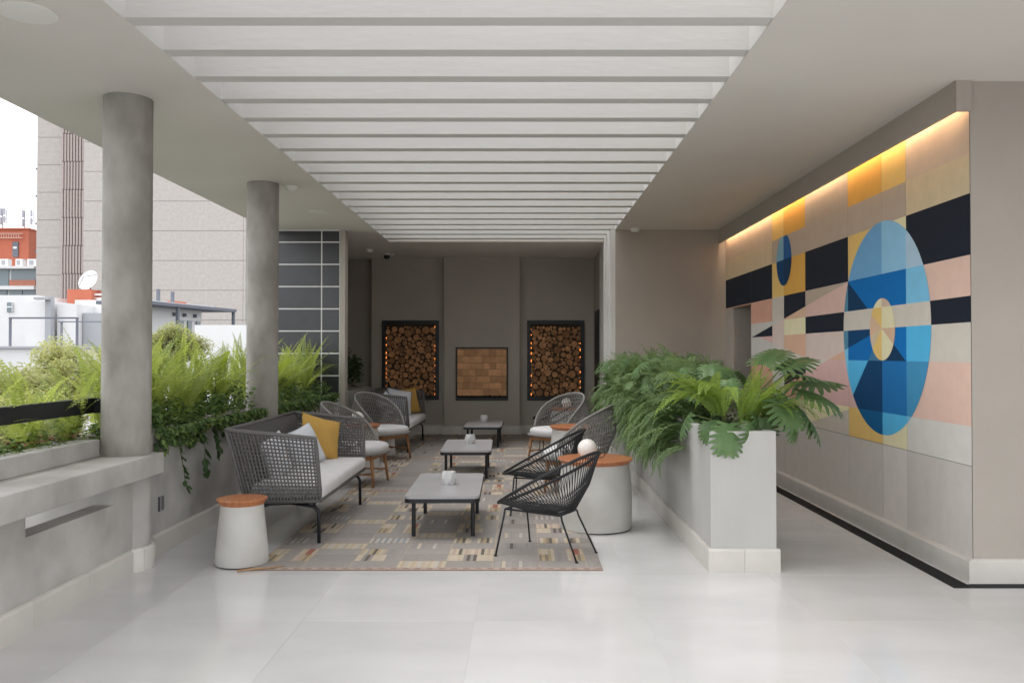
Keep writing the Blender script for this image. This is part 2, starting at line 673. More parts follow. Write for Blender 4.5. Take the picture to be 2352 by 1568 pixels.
C = dict(
    tan=srgb(196, 172, 150), sand=srgb(200, 180, 146), taupe=srgb(176, 158, 141), yel=srgb(224, 182, 100), och=srgb(214, 160, 62),
    pale=srgb(222, 208, 168), black=srgb(28, 33, 44), sal=srgb(201, 150, 128), grey=srgb(176, 168, 156), grey2=srgb(186, 182, 176),
    pinkl=srgb(204, 184, 174), pink=srgb(208, 172, 160), pink2=srgb(212, 178, 162), rose=srgb(206, 166, 160), cream=srgb(206, 198, 186),
    peach=srgb(208, 166, 138), g4=srgb(184, 181, 175), g5=srgb(172, 167, 160), g6=srgb(182, 176, 170), tanw=srgb(206, 170, 140),
    steel=srgb(112, 158, 196), light=srgb(140, 184, 212), paleb=srgb(166, 190, 208), strong=srgb(12, 104, 168), strong2=srgb(24, 110, 176),
    navy=srgb(22, 54, 84), navy2=srgb(20, 62, 100), teal=srgb(84, 128, 150), sky=srgb(92, 172, 222), sky2=srgb(124, 182, 216),
    mid=srgb(44, 108, 164), teal2=srgb(74, 138, 176), dteal=srgb(14, 88, 132), smid=srgb(70, 116, 150), bluepale=srgb(122, 160, 180),
    blued=srgb(38, 84, 138))
FIELD = {  # (column, row): list of (half planes, colour)
}
rows = {
    0: ['tan', 'tan', 'yel', 'och', 'taupe', 'och', 'yel', 'tan'],
    1: ['sand', 'sand', 'taupe', 'taupe', 'taupe', 'taupe', 'taupe', 'sand'],
    2: ['black', 'black', 'yel', 'och', 'black', 'yel', 'pale', 'black'],
    3: ['sal', 'sal', 'grey', None, None, 'pink', 'pink', 'pink2'],
    4: ['grey2', None, None, 'pale', 'black', 'cream', 'cream', 'black'],
    5: ['grey2', None, None, None, 'pinkl', 'cream', 'cream', 'cream'],
    6: ['sal', 'sal', 'grey2', None, None, 'rose', 'rose', 'pink2'],
    7: ['grey', 'grey', 'grey', 'grey', None, 'yel', 'pale', 'g4'],
    8: ['g5', 'g5', 'g5', 'g5', 'g5', 'g5', 'g6', 'g5'],
}
special = {
    (3, 3): [([D1], 'black'), ([neg(D1)], 'tanw')],
    (4, 3): [([D1], 'taupe'), ([neg(D1)], 'pink')],
    (1, 4): [([D1], 'grey2'), ([neg(D1)], 'black')],
    (2, 4): [([D1], 'grey2'), ([neg(D1)], 'pinkl')],
    (1, 5): [([D2], 'rose'), ([neg(D2)], 'grey2')],
    (2, 5): [([D2], 'pinkl'), ([neg(D2)], 'cream')],
    (3, 5): [([D2], 'peach'), ([neg(D2)], 'cream')],
    (3, 6): [([D3], 'black'), ([neg(D3)], 'sal')],
    (4, 6): [([D3], 'cream'), ([neg(D3)], 'rose')],
    (4, 7): [([D6], 'pale'), ([neg(D6)], 'grey')],
}


def cell(c, r, gap=True):
    y1, y0, z1, z0 = V[c], V[c + 1], H[r], H[r + 1]
    e = 0.0012
    if gap:
        y1 -= e
        y0 += e
        if r == 7:
            z0 += 0.002
        if r == 8:
            z1 -= 0.002
    return [(y0, z0), (y1, z0), (y1, z1), (y0, z1)]


mural = thing('wall_mural', 'large geometric mural with a big blue disc on the right wall', 'mural', (XM, 5.715, 0))


def mural_col(c):
    k = C[c][:3]
    y = sum(k) / 3
    gain = 1.5 if c in ('g4', 'g5', 'g6', 'grey') else (1.3 if c == 'grey2' else (1.12 if c == 'cream' else 1.25))
    sat = 1.08 if k[2] > k[0] else 0.9
    return tuple(max(0.004, min(0.85, (y + (q - y) * sat) * gain)) for q in k)


def mural_part(name, polys, x):
    g = MB()
    for poly, c in polys:
        # seen from -x: y decreasing to the right
        g.face([(x - XM, y - 5.715, z) for y, z in reversed(poly)], col=mural_col(c))
    return g.build(name, 'mural_paint', mural)


polys = []
for r in range(9):
    for c in range(8):
        base = cell(c, r)
        if c == 0 and r >= 3:      # strip beside the doorway only
            if r == 3:
                base = [(11.2012, 2.213), (12.58, 2.213), (12.58, 2.225), (11.2012, 2.225)]
            else:
                continue
        if (c, r) in special:
            for hs_, colr in special[(c, r)]:
                p = base
                for h in hs_:
                    p = clip(p, *h)
                if len(p) >= 3:
                    polys.append((p, colr))
        else:
            polys.append((base, rows[r][c]))
# the beige triangle beside the disc, in row 5 below D3
p = clip(cell(4, 5), *neg(D3))
mural_part('painted_field', polys, XM - 0.004)
mural_part('painted_triangle', [(p, 'peach')], XM - 0.0055)
disc = ell(7.117, 1.768, 0.853, 0.9035)
dcell = {
    (5, 1): [([], 'steel')], (6, 1): [([], 'light')], (5, 2): [([], 'steel')], (6, 2): [([], 'light')], (7, 2): [([], 'paleb')], (4, 2): [([], 'steel')],
    (4, 3): [([], 'teal')], (5, 3): [([D4], 'strong'), ([neg(D4)], 'navy')], (6, 3): [([], 'strong')], (7, 3): [([], 'sky2')],
    (4, 4): [([], 'cream')], (5, 4): [([], 'cream')], (6, 4): [([], 'cream')], (7, 4): [([], 'cream')],
    (4, 5): [([D3], 'teal'), ([neg(D3)], 'sky2')],
    (5, 5): [([D3], 'navy2'), ([neg(D3), D5], 'strong'), ([neg(D5)], 'smid')],
    (6, 5): [([D4], 'strong2'), ([neg(D4)], 'navy')], (7, 5): [([], 'sky')],
    (4, 6): [([], 'sky2')], (5, 6): [([D5], 'sky'), ([neg(D5)], 'navy2')], (6, 6): [([], 'mid')], (7, 6): [([], 'teal2')],
    (5, 7): [([], 'dteal')], (6, 7): [([], 'sky')], (7, 7): [([], 'sky2')],
}


def disc_polys(conv, cells):
    out = []
    for (c, r), parts in cells.items():
        for hs_, colr in parts:
            p = cell(c, r, False)
            for h in hs_:
                p = clip(p, *h)
                if len(p) < 3:
                    break
            if len(p) >= 3:
                p = clip_convex(p, conv)
            if len(p) >= 3:
                out.append((p, colr))
    return out


mural_part('blue_disc', disc_polys(disc, dcell), XM - 0.007)
mural_part('inner_disc', disc_polys(ell(7.113, 1.756, 0.2485, 0.264, 64), {
    (5, 3): [([], 'pale')], (6, 3): [([], 'tan')],
    (5, 4): [([D4], 'yel'), ([neg(D4)], 'tanw')], (6, 4): [([], 'pale')],
    (5, 5): [([D3], 'tanw'), ([neg(D3), D5], 'sand'), ([neg(D5)], 'yel')],
    (6, 5): [([D4], 'tanw'), ([neg(D4)], 'pale')]}), XM - 0.010)
mural_part('small_disc', disc_polys(ell(9.783, 2.645, 0.28, 0.302, 64), {
    (2, 1): [([], 'bluepale')], (3, 1): [([], 'blued')], (2, 2): [([], 'navy2')], (3, 2): [([], 'navy')]}), XM - 0.007)
g = MB()
g.face([(-0.0025, 0.0, 0.165), (-0.0025, 5.485, 0.165), (-0.0025, 5.485, 3.4), (-0.0025, 0, 3.4)][::-1])
g.build('board_backing', 'mural_gap', mural)

# ------------------------------------------------------------------ drain channel
dr = thing('drain_grate', 'long black slotted drain grate in the floor along the mural wall', 'drain', (2.86, 5.58, 0.0))
g = MB()
g.box(0.0, 0.125, 0.0, 6.9, -0.001, 0.003)
g.box(0.125, 6.0, 0.0, 0.085, -0.001, 0.003)
g.build('channel', 'frame_black', dr)
bar = MB()
bar.box(0, 0.006, 0.01, 6.88, 0.003, 0.007)
barm = bar.mesh('bar', 'grate_bar')
for i in range(8):
    add('bar', barm, dr, T(0.006 + i * 0.0155, 0, 0))
bar = MB()
bar.box(0.14, 5.98, 0, 0.006, 0.003, 0.007)
barm = bar.mesh('bar', 'grate_bar')
for i in range(5):
    add('bar', barm, dr, T(0, 0.006 + i * 0.0165, 0))

# ------------------------------------------------------------------ left side: columns, parapet, planter wall
def column(x, y, label):
    t = thing('round_column', label, 'column', (x, y, 0), group='concrete columns')
    g = MB()
    g.lathe([(0.168, 0.0), (0.168, ZC + 0.01)], 48)
    g.build('shaft', 'concrete', t, smooth='auto')
    return t


c1 = column(-2.88, 6.12, 'grey round concrete column rising from the parapet ledge, nearer one')
c2 = column(-2.835, 9.17, 'grey round concrete column behind the ferns, farther one')
g = MB()
g.lathe([(0.1705, 0.0), (0.1705, 0.668)], 48)
g.build('pedestal', 'concrete_wall', c1, smooth='auto')
# curved skirting pieces round the near column
for i in range(6):
    g = MB()
    a0, a1 = R(-82 + i * 27.5), R(-82 + (i + 1) * 27.5) - 0.012
    n = 5
    prof = [(0.1715, 0.0), (0.2, 0.0), (0.2, 0.147), (0.193, 0.159), (0.182, 0.165), (0.1715, 0.165)]
    vs, fs = [], []
    for k in range(n):
        a = a0 + (a1 - a0) * k / (n - 1)
        for r_, z in prof:
            vs.append((r_ * math.cos(a), r_ * math.sin(a), z))
    m_ = len(prof)
    for k in range(n - 1):
        for q in range(m_):
            q2 = (q + 1) % m_
            fs.append((k * m_ + q, (k + 1) * m_ + q, (k + 1) * m_ + q2, k * m_ + q2))
    fs += [tuple(reversed(range(m_))), tuple((n - 1) * m_ + q for q in range(m_))]
    g.raw(vs, fs)
    g.build('skirting_piece', 'skirting_stone', c1, smooth='auto')

XW = -2.82
par = thing('parapet_wall', 'grey concrete parapet with slab ledge and slot opening at the left', 'wall', (-2.77, 0, 0))
g = MB()
g.box(-0.14, 0, -11, 4.70, 0, 0.667)
g.box(-0.14, 0, 5.71, 6.25, 0, 0.667)
g.box(-0.14, 0, 4.70, 5.71, 0, 0.525)
g.build('wall', 'concrete_wall', par)
g = MB()
g.box(-0.41, 0.11, -11, 6.25, 0.669, 0.82)
g.build('ledge', 'concrete_wall', par, bevel=0.006)
g = MB()
g.box(-0.39, -0.23, -11, 5.98, 0.821, 0.942)
g.build('upstand', 'concrete_wall', par, bevel=0.005)
skirting(par, 0.0 - 0.0, 5.93, 0.0, -1.0, 0.6) if False else None
for y in [5.34 - 0.6 * k for k in range(9)]:
    key = (0.6, 0.03, 0.165)
    if key not in SK:
        SK[key] = skirt_mesh(0.6)
    add('skirting_piece', SK[key], par, T(0, y + 0.6, 0, rz=PI))
g = MB()
g.box(0.001, 0.014, 6.262, 6.268, 0, 0)
swp = thing('switch_plate', 'small metal outlet cover on the parapet end below the near column', 'outlet cover', (XW, 6.1, 0.45))
g = MB()
g.box(0.168, 0.178, 0.06, 0.12, -0.05, 0.055)
g.build('plate', 'steel', swp, bevel=0.002)
g = MB()
g.box(0.165, 0.176, 0.04, 0.058, -0.05, 0.055)
g.build('edge', 'dark_metal', swp)

rail = thing('handrail', 'flat black metal handrail above the parapet', 'railing', (-3.2, 0, 0))
g = MB()
g.box(-0.03, 0.02, -11, 6.28, 1.11, 1.222)
g.build('rail', 'black_metal', rail, bevel=0.004)
g = MB()
g.box(0.0205, 0.30, 6.235, 6.28, 1.11, 1.222)
g.build('return_bar', 'black_metal', rail, bevel=0.004)
for y in (-3, 0.5, 3.2):
    g = MB()
    g.box(-0.02, 0.01, y, y + 0.04, 0.90, 1.112)
    g.build('post', 'black_metal', rail)

plw = thing('planter_wall', 'long grey concrete planter along the left edge full of ferns', 'planter', (XW, 6.25, 0))
g = MB()
g.box(-0.12, 0, 0.002, 9.6, 0, 0.935)
g.build('front_wall', 'concrete_wall', plw, bevel=0.004)
g = MB()
g.box(-0.98, -0.86, -0.1, 6.35, -0.4, 0.80)
g.build('outer_wall', 'concrete_wall', plw)
g = MB()
g.box(-0.98, -0.12, -0.13, -0.101, -0.4, 0.80)
g.build('end_wall', 'concrete_wall', plw)
g = MB()
g.box(-0.86, -0.12, -0.1, 6.34, 0.5, 0.86)
g.build('soil', 'soil', plw)
g = MB()
g.box(-0.80, -0.345, -9.0, -0.102, 0.72, 0.82)
g.build('soil', 'soil', plw)
g = MB()
g.box(-0.72, -0.12, 6.56, 9.6, 0.5, 0.86)
g.build('soil', 'soil', plw)
for k in range(12):
    add('skirting_piece', SK[(0.6, 0.03, 0.165)], plw, T(0, 0.15 + 0.6 * k + 0.6, 0, rz=PI))

# black tiled wall at the end of the planter
tw = thing('tiled_wall', 'black tiled wall with white joints at the end of the left planter', 'wall', (-2.66, 12.6, 0))
g = MB()
g.box(-1.14, 0, 0.012, 0.2, 0, ZC + 0.02)
g.build('core', 'white_grout', tw)
g = MB()
g.box(-0.078, 0.002, 0.0, 0.202, 0, ZC + 0.01)
g.build('end_strip', 'plaster', tw)
zj = [3.40, 3.225, 2.891, 2.557, 2.223, 1.89, 1.555, 1.22, 0.886]
for i in range(len(zj) - 1):
    for xa, xb in ((-1.13, -0.362), (-0.344, -0.088)):
        g = MB()
        g.box(xa, xb, 0.008, 0.0125, zj[i + 1] + 0.009, zj[i] - 0.009)
        g.build('tile', 'black_tile', tw, bevel=0.001)

# ------------------------------------------------------------------ right planter
rp = thing('white_planter', 'tall off-white planter box full of ferns and split leaf plants', 'planter', (1.345, 6.0, 0))
PW, PL = 0.468, 6.6
g = MB()
for b in ((0, PW, 0, 0.06), (0, PW, PL - 0.06, PL), (0, 0.06, 0.06, PL - 0.06), (PW - 0.06, PW, 0.06, PL - 0.06)):
    g.box(b[0], b[1], b[2], b[3], 0.0, 0.998)
g.build('box', 'planter_paint', rp, bevel=0.004)
g = MB()
g.box(0.06, PW - 0.06, 0.06, PL - 0.06, 0.6, 0.95)
g.build('soil', 'soil', rp)
# skirting
kk = skirt_mesh(0.256, d=0.022)
add('skirting_piece', kk, rp, T(0.234, 0, 0, rz=PI / 2))
add('skirting_piece', kk, rp, T(0.490, 0, 0, rz=PI / 2))
kk = skirt_mesh(0.6, d=0.022)
for i in range(11):
    add('skirting_piece', kk, rp, T(0, 0.0 + 0.6 * i, 0))
    add('skirting_piece', kk, rp, T(PW, 0.6 * (i + 1), 0, rz=PI))

# ------------------------------------------------------------------ fireplace and log racks
def rack(x0, x1, z0, z1, label, seed, glow=True):
    r = random.Random(seed)
    t = thing('log_rack', label, 'log rack', ((x0 + x1) / 2, YB, z0), group='log racks in the back wall')
    w, h = x1 - x0, z1 - z0
    fr = 0.075
    g = MB()
    g.box(-w / 2, w / 2, -0.05, 0.0, 0, fr)
    g.box(-w / 2, w / 2, -0.05, 0.0, h - fr, h)
    g.box(-w / 2, -w / 2 + fr, -0.05, 0.0, fr, h - fr)
    g.box(w / 2 - fr, w / 2, -0.05, 0.0, fr, h - fr)
    g.build('frame', 'frame_black', t, bevel=0.003)
    g = MB()
    g.box(-w / 2 + fr, w / 2 - fr, -0.004, -0.001, fr, h - fr)
    g.build('back_plate', 'log_bark', t)
    # packed logs
    iw0, iw1, ih0, ih1 = -w / 2 + fr - 0.012, w / 2 - fr + 0.012, fr + 0.004, h - fr - 0.03
    circ = []
    tries = 0
    for rad, cnt in ((0.066, 20), (0.052, 34), (0.04, 40), (0.03, 75), (0.0215, 140)):
        k = 0
        for _ in range(2600):
            if k >= cnt or len(circ) > 285:
                break
            q = rad * r.uniform(0.86, 1.12)
            x, z = r.uniform(iw0 + q, iw1 - q), r.uniform(ih0 + q, ih1 - q)
            if all((x - a) ** 2 + (z - b) ** 2 > (q + c) ** 2 * 0.985 for a, b, c in circ):
                circ.append((x, z, q))
                k += 1
    for i, (x, z, q) in enumerate(circ):
        key = round(q, 3)
        if key not in LOGS:
            g = MB()
            n = 14
            ring = [(q * (1 + 0.05 * math.sin(3 * a + q * 900)) * math.cos(a), q * (1 + 0.05 * math.cos(2 * a + q * 700)) * math.sin(a)) for a in [2 * PI * j / n for j in range(n)]]
            vs = [(px, 0.0, pz) for px, pz in ring] + [(px, 0.026, pz) for px, pz in ring]
            g.raw(vs, [tuple(range(n))], 0)
            g.raw(vs, [(j, n + j, n + (j + 1) % n, (j + 1) % n) for j in range(n)], 1)
            LOGS[key] = g.mesh('log', ['log_end', 'log_bark'])
        add('log', LOGS[key], t, T(x, -0.046 + r.uniform(0, 0.016), z, ry=r.uniform(0, 6.28)))
    # glowing strips behind the edges
    if glow:
        for sx in (-1, 1):
            g = MB()
            xx = sx * (w / 2 - fr - 0.003)
            zq = fr + 0.02
            while zq < h - fr - 0.05:
                e_ = r.uniform(0.012, 0.05)
                g.box(xx - 0.006, xx + 0.006, -0.009, -0.006, zq, zq + e_)
                zq += e_ + r.uniform(0.04, 0.15)
            g.build('glow_strip', 'ember', t)
    return t


LOGS = {}
emit('ember', (1.0, 0.24, 0.035), 1.15)
rack(-2.72, -1.615, 0.655, 2.195, 'black framed rack of round logs left of the fireplace', 3)
rack(0.10, 1.21, 0.645, 2.195, 'black framed rack of round logs right of the fireplace', 5)

fp = thing('fireplace', 'square fireplace niche lined with tan firebrick in a black frame', 'fireplace', (-0.77, 16.15, 0.655))
g = MB()
w, h = 1.005, 1.02
fr = 0.026
g.box(-w / 2, w / 2, -0.035, 0.0, 0, 0.05)
g.box(-w / 2, w / 2, -0.035, 0.0, h - fr, h)
g.box(-w / 2, -w / 2 + fr, -0.035, 0.0, 0.05, h - fr)
g.box(w / 2 - fr, w / 2, -0.035, 0.0, 0.05, h - fr)
g.build('frame', 'frame_black', fp)
g = MB()
g.box(-w / 2 + fr, w / 2 - fr, -0.006, -0.002, 0.05, h - fr)
g.build('joint_bed', 'brick_joint', fp)
r = random.Random(11)
zz = 0.09
rowi = 0
while zz < h - fr - 0.02:
    hh = min(0.124, h - fr - 0.004 - zz)
    x = -w / 2 + fr + 0.004
    first = True
    while x < w / 2 - fr - 0.01:
        ww = r.choice((0.124, 0.124, 0.124, 0.25))
        if first and rowi % 2:
            ww = 0.1
        first = False
        ww = min(ww, w / 2 - fr - 0.004 - x)
        g = MB()
        dpt = r.uniform(0, 0.003)
        if ww > 0.02:
            g.box(x + 0.0015, x + ww - 0.0015, -0.012 - dpt, -0.004, zz + 0.0015, zz + hh - 0.0015)
            g.build('brick', 'firebrick', fp)
        x += ww
    zz += 0.126
    rowi += 1
g = MB()
pts = [(-w / 2 + fr, 0.05)] + [(-w / 2 + fr + (w - 2 * fr) * i / 40, 0.085 + r.uniform(-0.012, 0.02)) for i in range(41)] + [(w / 2 - fr, 0.05)]
for i in range(len(pts) - 1):
    a, b = pts[i], pts[i + 1]
    g.face([(a[0], -0.018, 0.05), (b[0], -0.018, 0.05), (b[0], -0.026 + 0.008, b[1]), (a[0], -0.018, a[1])])
    g.face([(a[0], -0.018, a[1]), (b[0], -0.018, b[1]), (b[0], -0.012, b[1]), (a[0], -0.012, a[1])])
g.build('ash_bed', 'ash', fp)

# ------------------------------------------------------------------ rugs
attrmat('rug_wool', rough=0.95, grain=0.22, gscale=22, gstretch=(1, 6, 1), bump=0.35)
RC = dict(g1=(0.31, 0.285, 0.268), g2=(0.265, 0.243, 0.228), cr=(0.50, 0.425, 0.325), cr2=(0.44, 0.36, 0.26), oc=(0.43, 0.335, 0.205),
          dk=(0.105, 0.09, 0.08), br=(0.25, 0.205, 0.145), rd=(0.33, 0.115, 0.08), bl=(0.27, 0.30, 0.32), wt=(0.46, 0.425, 0.385),
          pk=(0.42, 0.315, 0.265), dp=(0.22, 0.15, 0.12))
E1 = ['g1 cr oc br dk oc cr g1 g1 cr oc dk br cr', 'wt g2 wt g2 wt g2 wt g1 g1 g1 g1 g1 g1 g1', 'wt g2 wt bl wt bl wt g1 wt bl wt bl wt g1', 'cr br oc dk cr cr g1 g1 cr br oc dk cr g1']
E2 = [('cr cr cr cr cr g2 dk g2 dk cr cr cr cr cr', 'cr pk cr dk cr pk cr cr pk cr dk cr pk cr'), ('br oc br oc cr g1 g1 g1 g1 cr pk oc br oc', 'cr2 cr cr cr2 cr g1 g1 g1 g1 cr cr2 rd rd cr'),
      ('cr cr g2 dk g2 cr cr cr cr g1 g1 g1 g1 g1', 'cr2 cr g1 oc dk oc cr cr2 g1 g1 g1 g1 g1 g1')]
OD = ['cr cr2 wt cr cr2 cr wt cr2 cr cr2 cr wt cr2 cr', 'g1 g1 g1 cr g1 g1 g1 g1 wt g1 g1 g1 g1 g1', 'g1 g1 g1 g1 g2 dk g2 g1 g1 g1 g1 g1 g1 g1', 'g1', 'g1']


def rug(x0, x1, y0, y1, label, seed, z=0.008, dark=1.0):
    r = random.Random(seed)
    t = thing('patterned_rug', label, 'rug', (x0, y0, 0.0), group='rugs laid end to end')
    W_, L_ = x1 - x0, y1 - y0
    g = MB()

    def q(xa, xb, ya, yb, c, dz=0.0):
        k = dark * r.uniform(0.93, 1.06)
        cc = tuple((mn + 0.92 * (v - mn)) * k for v, mn in zip(RC[c], (0.335, 0.298, 0.262)))
        g.face([(xa, ya, z + dz), (xb, ya, z + dz), (xb, yb, z + dz), (xa, yb, z + dz)], col=cc)
    bw = 0.06
    for ya in (0.0, L_ - bw):
        n = 58
        for i in range(n):
            a, b = W_ * i / n, W_ * (i + 1) / n
            q(a, b, ya, ya + bw * 0.3, 'pk')
            q(a, b, ya + bw * 0.3, ya + bw * 0.65, 'dp' if i % 2 else 'pk')
            q(a, b, ya + bw * 0.65, ya + bw, 'pk')
    rows_n = int(round((L_ - 2 * bw) / 0.2))
    rh = (L_ - 2 * bw) / rows_n
    cw = 0.345
    nc = int(math.ceil(W_ / cw))
    for j in range(rows_n):
        ya = bw + j * rh
        for c in range(nc):
            xa, xb = c * cw, min(W_, (c + 1) * cw)
            ph = (j + seed) % 5
            pt = 'g1'
            if ph == 0 and c % 2 == 0:
                pt = E1[(c // 2 + j // 5 + seed) % 4]
            elif ph in (2, 3) and c % 2 == 0:
                pt = E2[(c // 2 + (j - ph) // 5 * 2 + seed) % 3][ph - 2]
            elif ph in (1, 4) and c % 2 == 1:
                pt = OD[(c * 3 + j * 2 + seed) % 5]
            elif r.random() < 0.12:
                pt = 'g2'
            pt = pt.split()
            n = len(pt)
            q(xa, xa + 0.006, ya, ya + rh - 0.008, 'cr2', 0.0003)
            if len(set(pt)) == 1:
                q(xa, xb, ya, ya + rh - 0.008, pt[0])
                n = 0
            for i in range(n):
                a, b = xa + cw * i / n, xa + cw * (i + 1) / n
                if a >= W_ - 1e-6:
                    continue
                q(a, min(b, W_), ya, ya + rh - 0.008, pt[i])
            q(xa, xb, ya + rh - 0.008, ya + rh, 'g2' if r.random() < 0.7 else 'br')
    g.build('pile', 'rug_wool', t)
    g = MB()
    g.box(-0.004, W_ + 0.004, -0.006, L_ + 0.006, 0.001, z - 0.001)
    g.build('edge_binding', 'rug_edge', t)
    return t


mat('rug_edge', (0.25, 0.19, 0.16), 0.95, var=0.2, scale=60)
rug(-1.945, 0.575, 6.03, 9.47, 'grey and cream block patterned rug nearest the front', 21)
rug(-1.945, 0.575, 9.49, 12.37, 'grey and cream block patterned rug in the middle of the row', 22)
rug(-2.0, 0.56, 12.40, 16.08, 'grey and cream block patterned rug next to the fireplace', 23)

# ------------------------------------------------------------------ coffee tables
def rrect(w, l, r, n=6):
    out = []
    for cx, cy, a0 in ((w / 2 - r, l / 2 - r, 0), (-w / 2 + r, l / 2 - r, 90), (-w / 2 + r, -l / 2 + r, 180), (w / 2 - r, -l / 2 + r, 270)):
        for k in range(n + 1):
            a = R(a0 + 90 * k / n)
            out.append((cx + r * math.cos(a), cy + r * math.sin(a)))
    return out


def coffee_table(label):
    t = thing('coffee_table', label, 'table', group='stone topped coffee tables')
    g = MB()
    g.prism(rrect(0.62, 1.36, 0.06), 0.352, 0.372)
    g.build('stone_top', 'table_stone', t, smooth='auto')
    g = MB()
    g.prism(rrect(0.624, 1.364, 0.062), 0.318, 0.3515)
    g.build('apron', 'black_metal', t, smooth='auto')
    for sx in (-1, 1):
        for sy in (-1, 1):
            g = MB()
            g.lathe([(0.013, 0.009), (0.0175, 0.012), (0.0175, 0.318)], 14, sx * 0.25, sy * 0.5)
            g.build('leg', 'black_metal', t, smooth='auto')
    return t


ct = coffee_table('low stone topped black coffee table nearest the front')
ct.location = (-0.675, 7.63, 0)
ct.rotation_euler = (0, 0, R(1.0))
copy_tree(ct, 'low stone topped black coffee table in the middle of the rug row', (-0.70, 10.90, 0), R(1.2))
copy_tree(ct, 'low stone topped black coffee table nearest the fireplace', (-0.64, 14.35, 0), R(-0.5))

# faceted vases
def vase_mesh():
    g = MB()
    n = 6
    bot = [(0.052 * math.cos(2 * PI * k / n), 0.052 * math.sin(2 * PI * k / n), 0) for k in range(n)]
    mid = [(0.066 * math.cos(2 * PI * (k + .5) / n), 0.066 * math.sin(2 * PI * (k + .5) / n), 0.045 + 0.01 * (k % 2)) for k in range(n)]
    top = [(0.054 * math.cos(2 * PI * k / n), 0.054 * math.sin(2 * PI * k / n), 0.104) for k in range(n)]
    inn = [(0.026 * math.cos(2 * PI * k / n), 0.026 * math.sin(2 * PI * k / n), 0.104) for k in range(n)]
    low = [(0.024 * math.cos(2 * PI * k / n), 0.024 * math.sin(2 * PI * k / n), 0.05) for k in range(n)]
    for k in range(n):
        j = (k + 1) % n
        g.face([bot[k], bot[j], mid[k]])
        g.face([bot[j], mid[j], mid[k]])
        g.face([mid[k], top[j], top[k]])
        g.face([mid[k], mid[j], top[j]])
        g.face([top[k], top[j], inn[j], inn[k]])
        g.face([inn[k], inn[j], low[j], low[k]])
    g.face(low)
    g.face(bot[::-1])
    return g.mesh('vase', 'vase_concrete')


vm = vase_mesh()
for x, y, rz, lb in ((-0.66, 7.60, 0.25, 'small faceted concrete vase on the coffee table nearest the front'),
                     (-0.68, 11.05, 0.8, 'small faceted concrete vase on the middle coffee table'),
                     (-0.66, 14.55, 0.5, 'small faceted concrete vase on the coffee table by the fireplace')):
    o = add('faceted_vase', vm, None, T(x, y, 0.3725, rz=rz, s=1.12))
    tag(o, lb, 'vase', 'faceted vases')

# ------------------------------------------------------------------ drum tables and stools
def drum(label, r_top, prof, ht, name, cat, group):
    t = thing(name, label, cat, group=group)
    g = MB()
    g.lathe(prof, 56, cap=True)
    g.build('base', 'drum_concrete', t, smooth='auto')
    g = MB()
    zb = prof[-1][1]
    rb = prof[-1][0]
    g.lathe([(rb + 0.003, zb + 0.0005), (r_top - 0.006, ht - 0.012), (r_top, ht - 0.006), (r_top - 0.003, ht - 0.001), (r_top - 0.008, ht)], 56)
    g.build('wooden_top', 'teak', t, smooth='auto')
    g = MB()
    g.lathe([(prof[0][0] - 0.01, 0.002), (prof[0][0] - 0.01, prof[0][1] + 0.001)], 40)
    g.build('foot_ring', 'frame_black', t)
    return t


DP = [(0.318, 0.012), (0.322, 0.03), (0.326, 0.2), (0.322, 0.36), (0.308, 0.50), (0.298, 0.578)]
d1 = drum('large concrete drum table with teak top beside the front black chair', 0.336, DP, 0.622, 'drum_table', 'table', 'drum side tables')
d1.location = (0.655, 7.52, 0)
d1.rotation_euler = (0, 0, R(75))
copy_tree(d1, 'large concrete drum table between the two rope armchairs on the right', (0.69, 10.86, 0), R(20))
copy_tree(d1, 'large concrete drum table behind the right rope armchairs near the log rack', (0.80, 14.45, 0), R(50))
copy_tree(d1, 'large concrete drum table between the two rope armchairs on the left', (-2.20, 11.05, 0), R(10))
SP = [(0.188, 0.010), (0.193, 0.022), (0.188, 0.1), (0.172, 0.25), (0.160, 0.36), (0.154, 0.440)]
s1 = drum('tapered concrete stool with teak top in front of the near sofa', 0.182, SP, 0.485, 'drum_stool', 'stool', 'tapered concrete stools')
s1.location = (-2.072, 6.235, 0)
s1.rotation_euler = (0, 0, R(-65))
copy_tree(s1, 'tapered concrete stool with teak top beside the far sofa', (-2.13, 12.88, 0), R(30))


def globe(label, x, y, z, rz):
    t = thing('globe_lamp', label, 'lamp', (x, y, z), rz, 'globe table lamps')
    g = MB()
    n = 20
    prof = [(0.086 * math.sin(R(a)), 0.0855 - 0.086 * math.cos(R(a))) for a in range(20, 181, 8)]
    prof[-1] = (0.0008, 0.1715)
    g.lathe(prof, 36)
    g.build('globe', 'lamp_globe', t, smooth=True)
    g = MB()
    pts = [(0.125 + 0.036 * math.cos(2 * PI * k / 24), 0, 0.041 + 0.036 * math.sin(2 * PI * k / 24)) for k in range(24)]
    g.tube(pts, 0.0038, 6, closed=True)
    g.build('handle_ring', 'bronze', t, smooth=True)
    return t


globe('white globe lamp on the drum table nearest the front', 0.58, 7.47, 0.6225, R(8))
globe('white globe lamp on the left drum table behind the near sofa', -2.15, 10.98, 0.6225, R(100))
globe('white globe lamp on the far right drum table, partly hidden by an armchair', 0.76, 14.38, 0.6225, R(200))

# ------------------------------------------------------------------ sofa
def lerp(a, b, t):
    return tuple(a[i] + (b[i] - a[i]) * t for i in range(3))


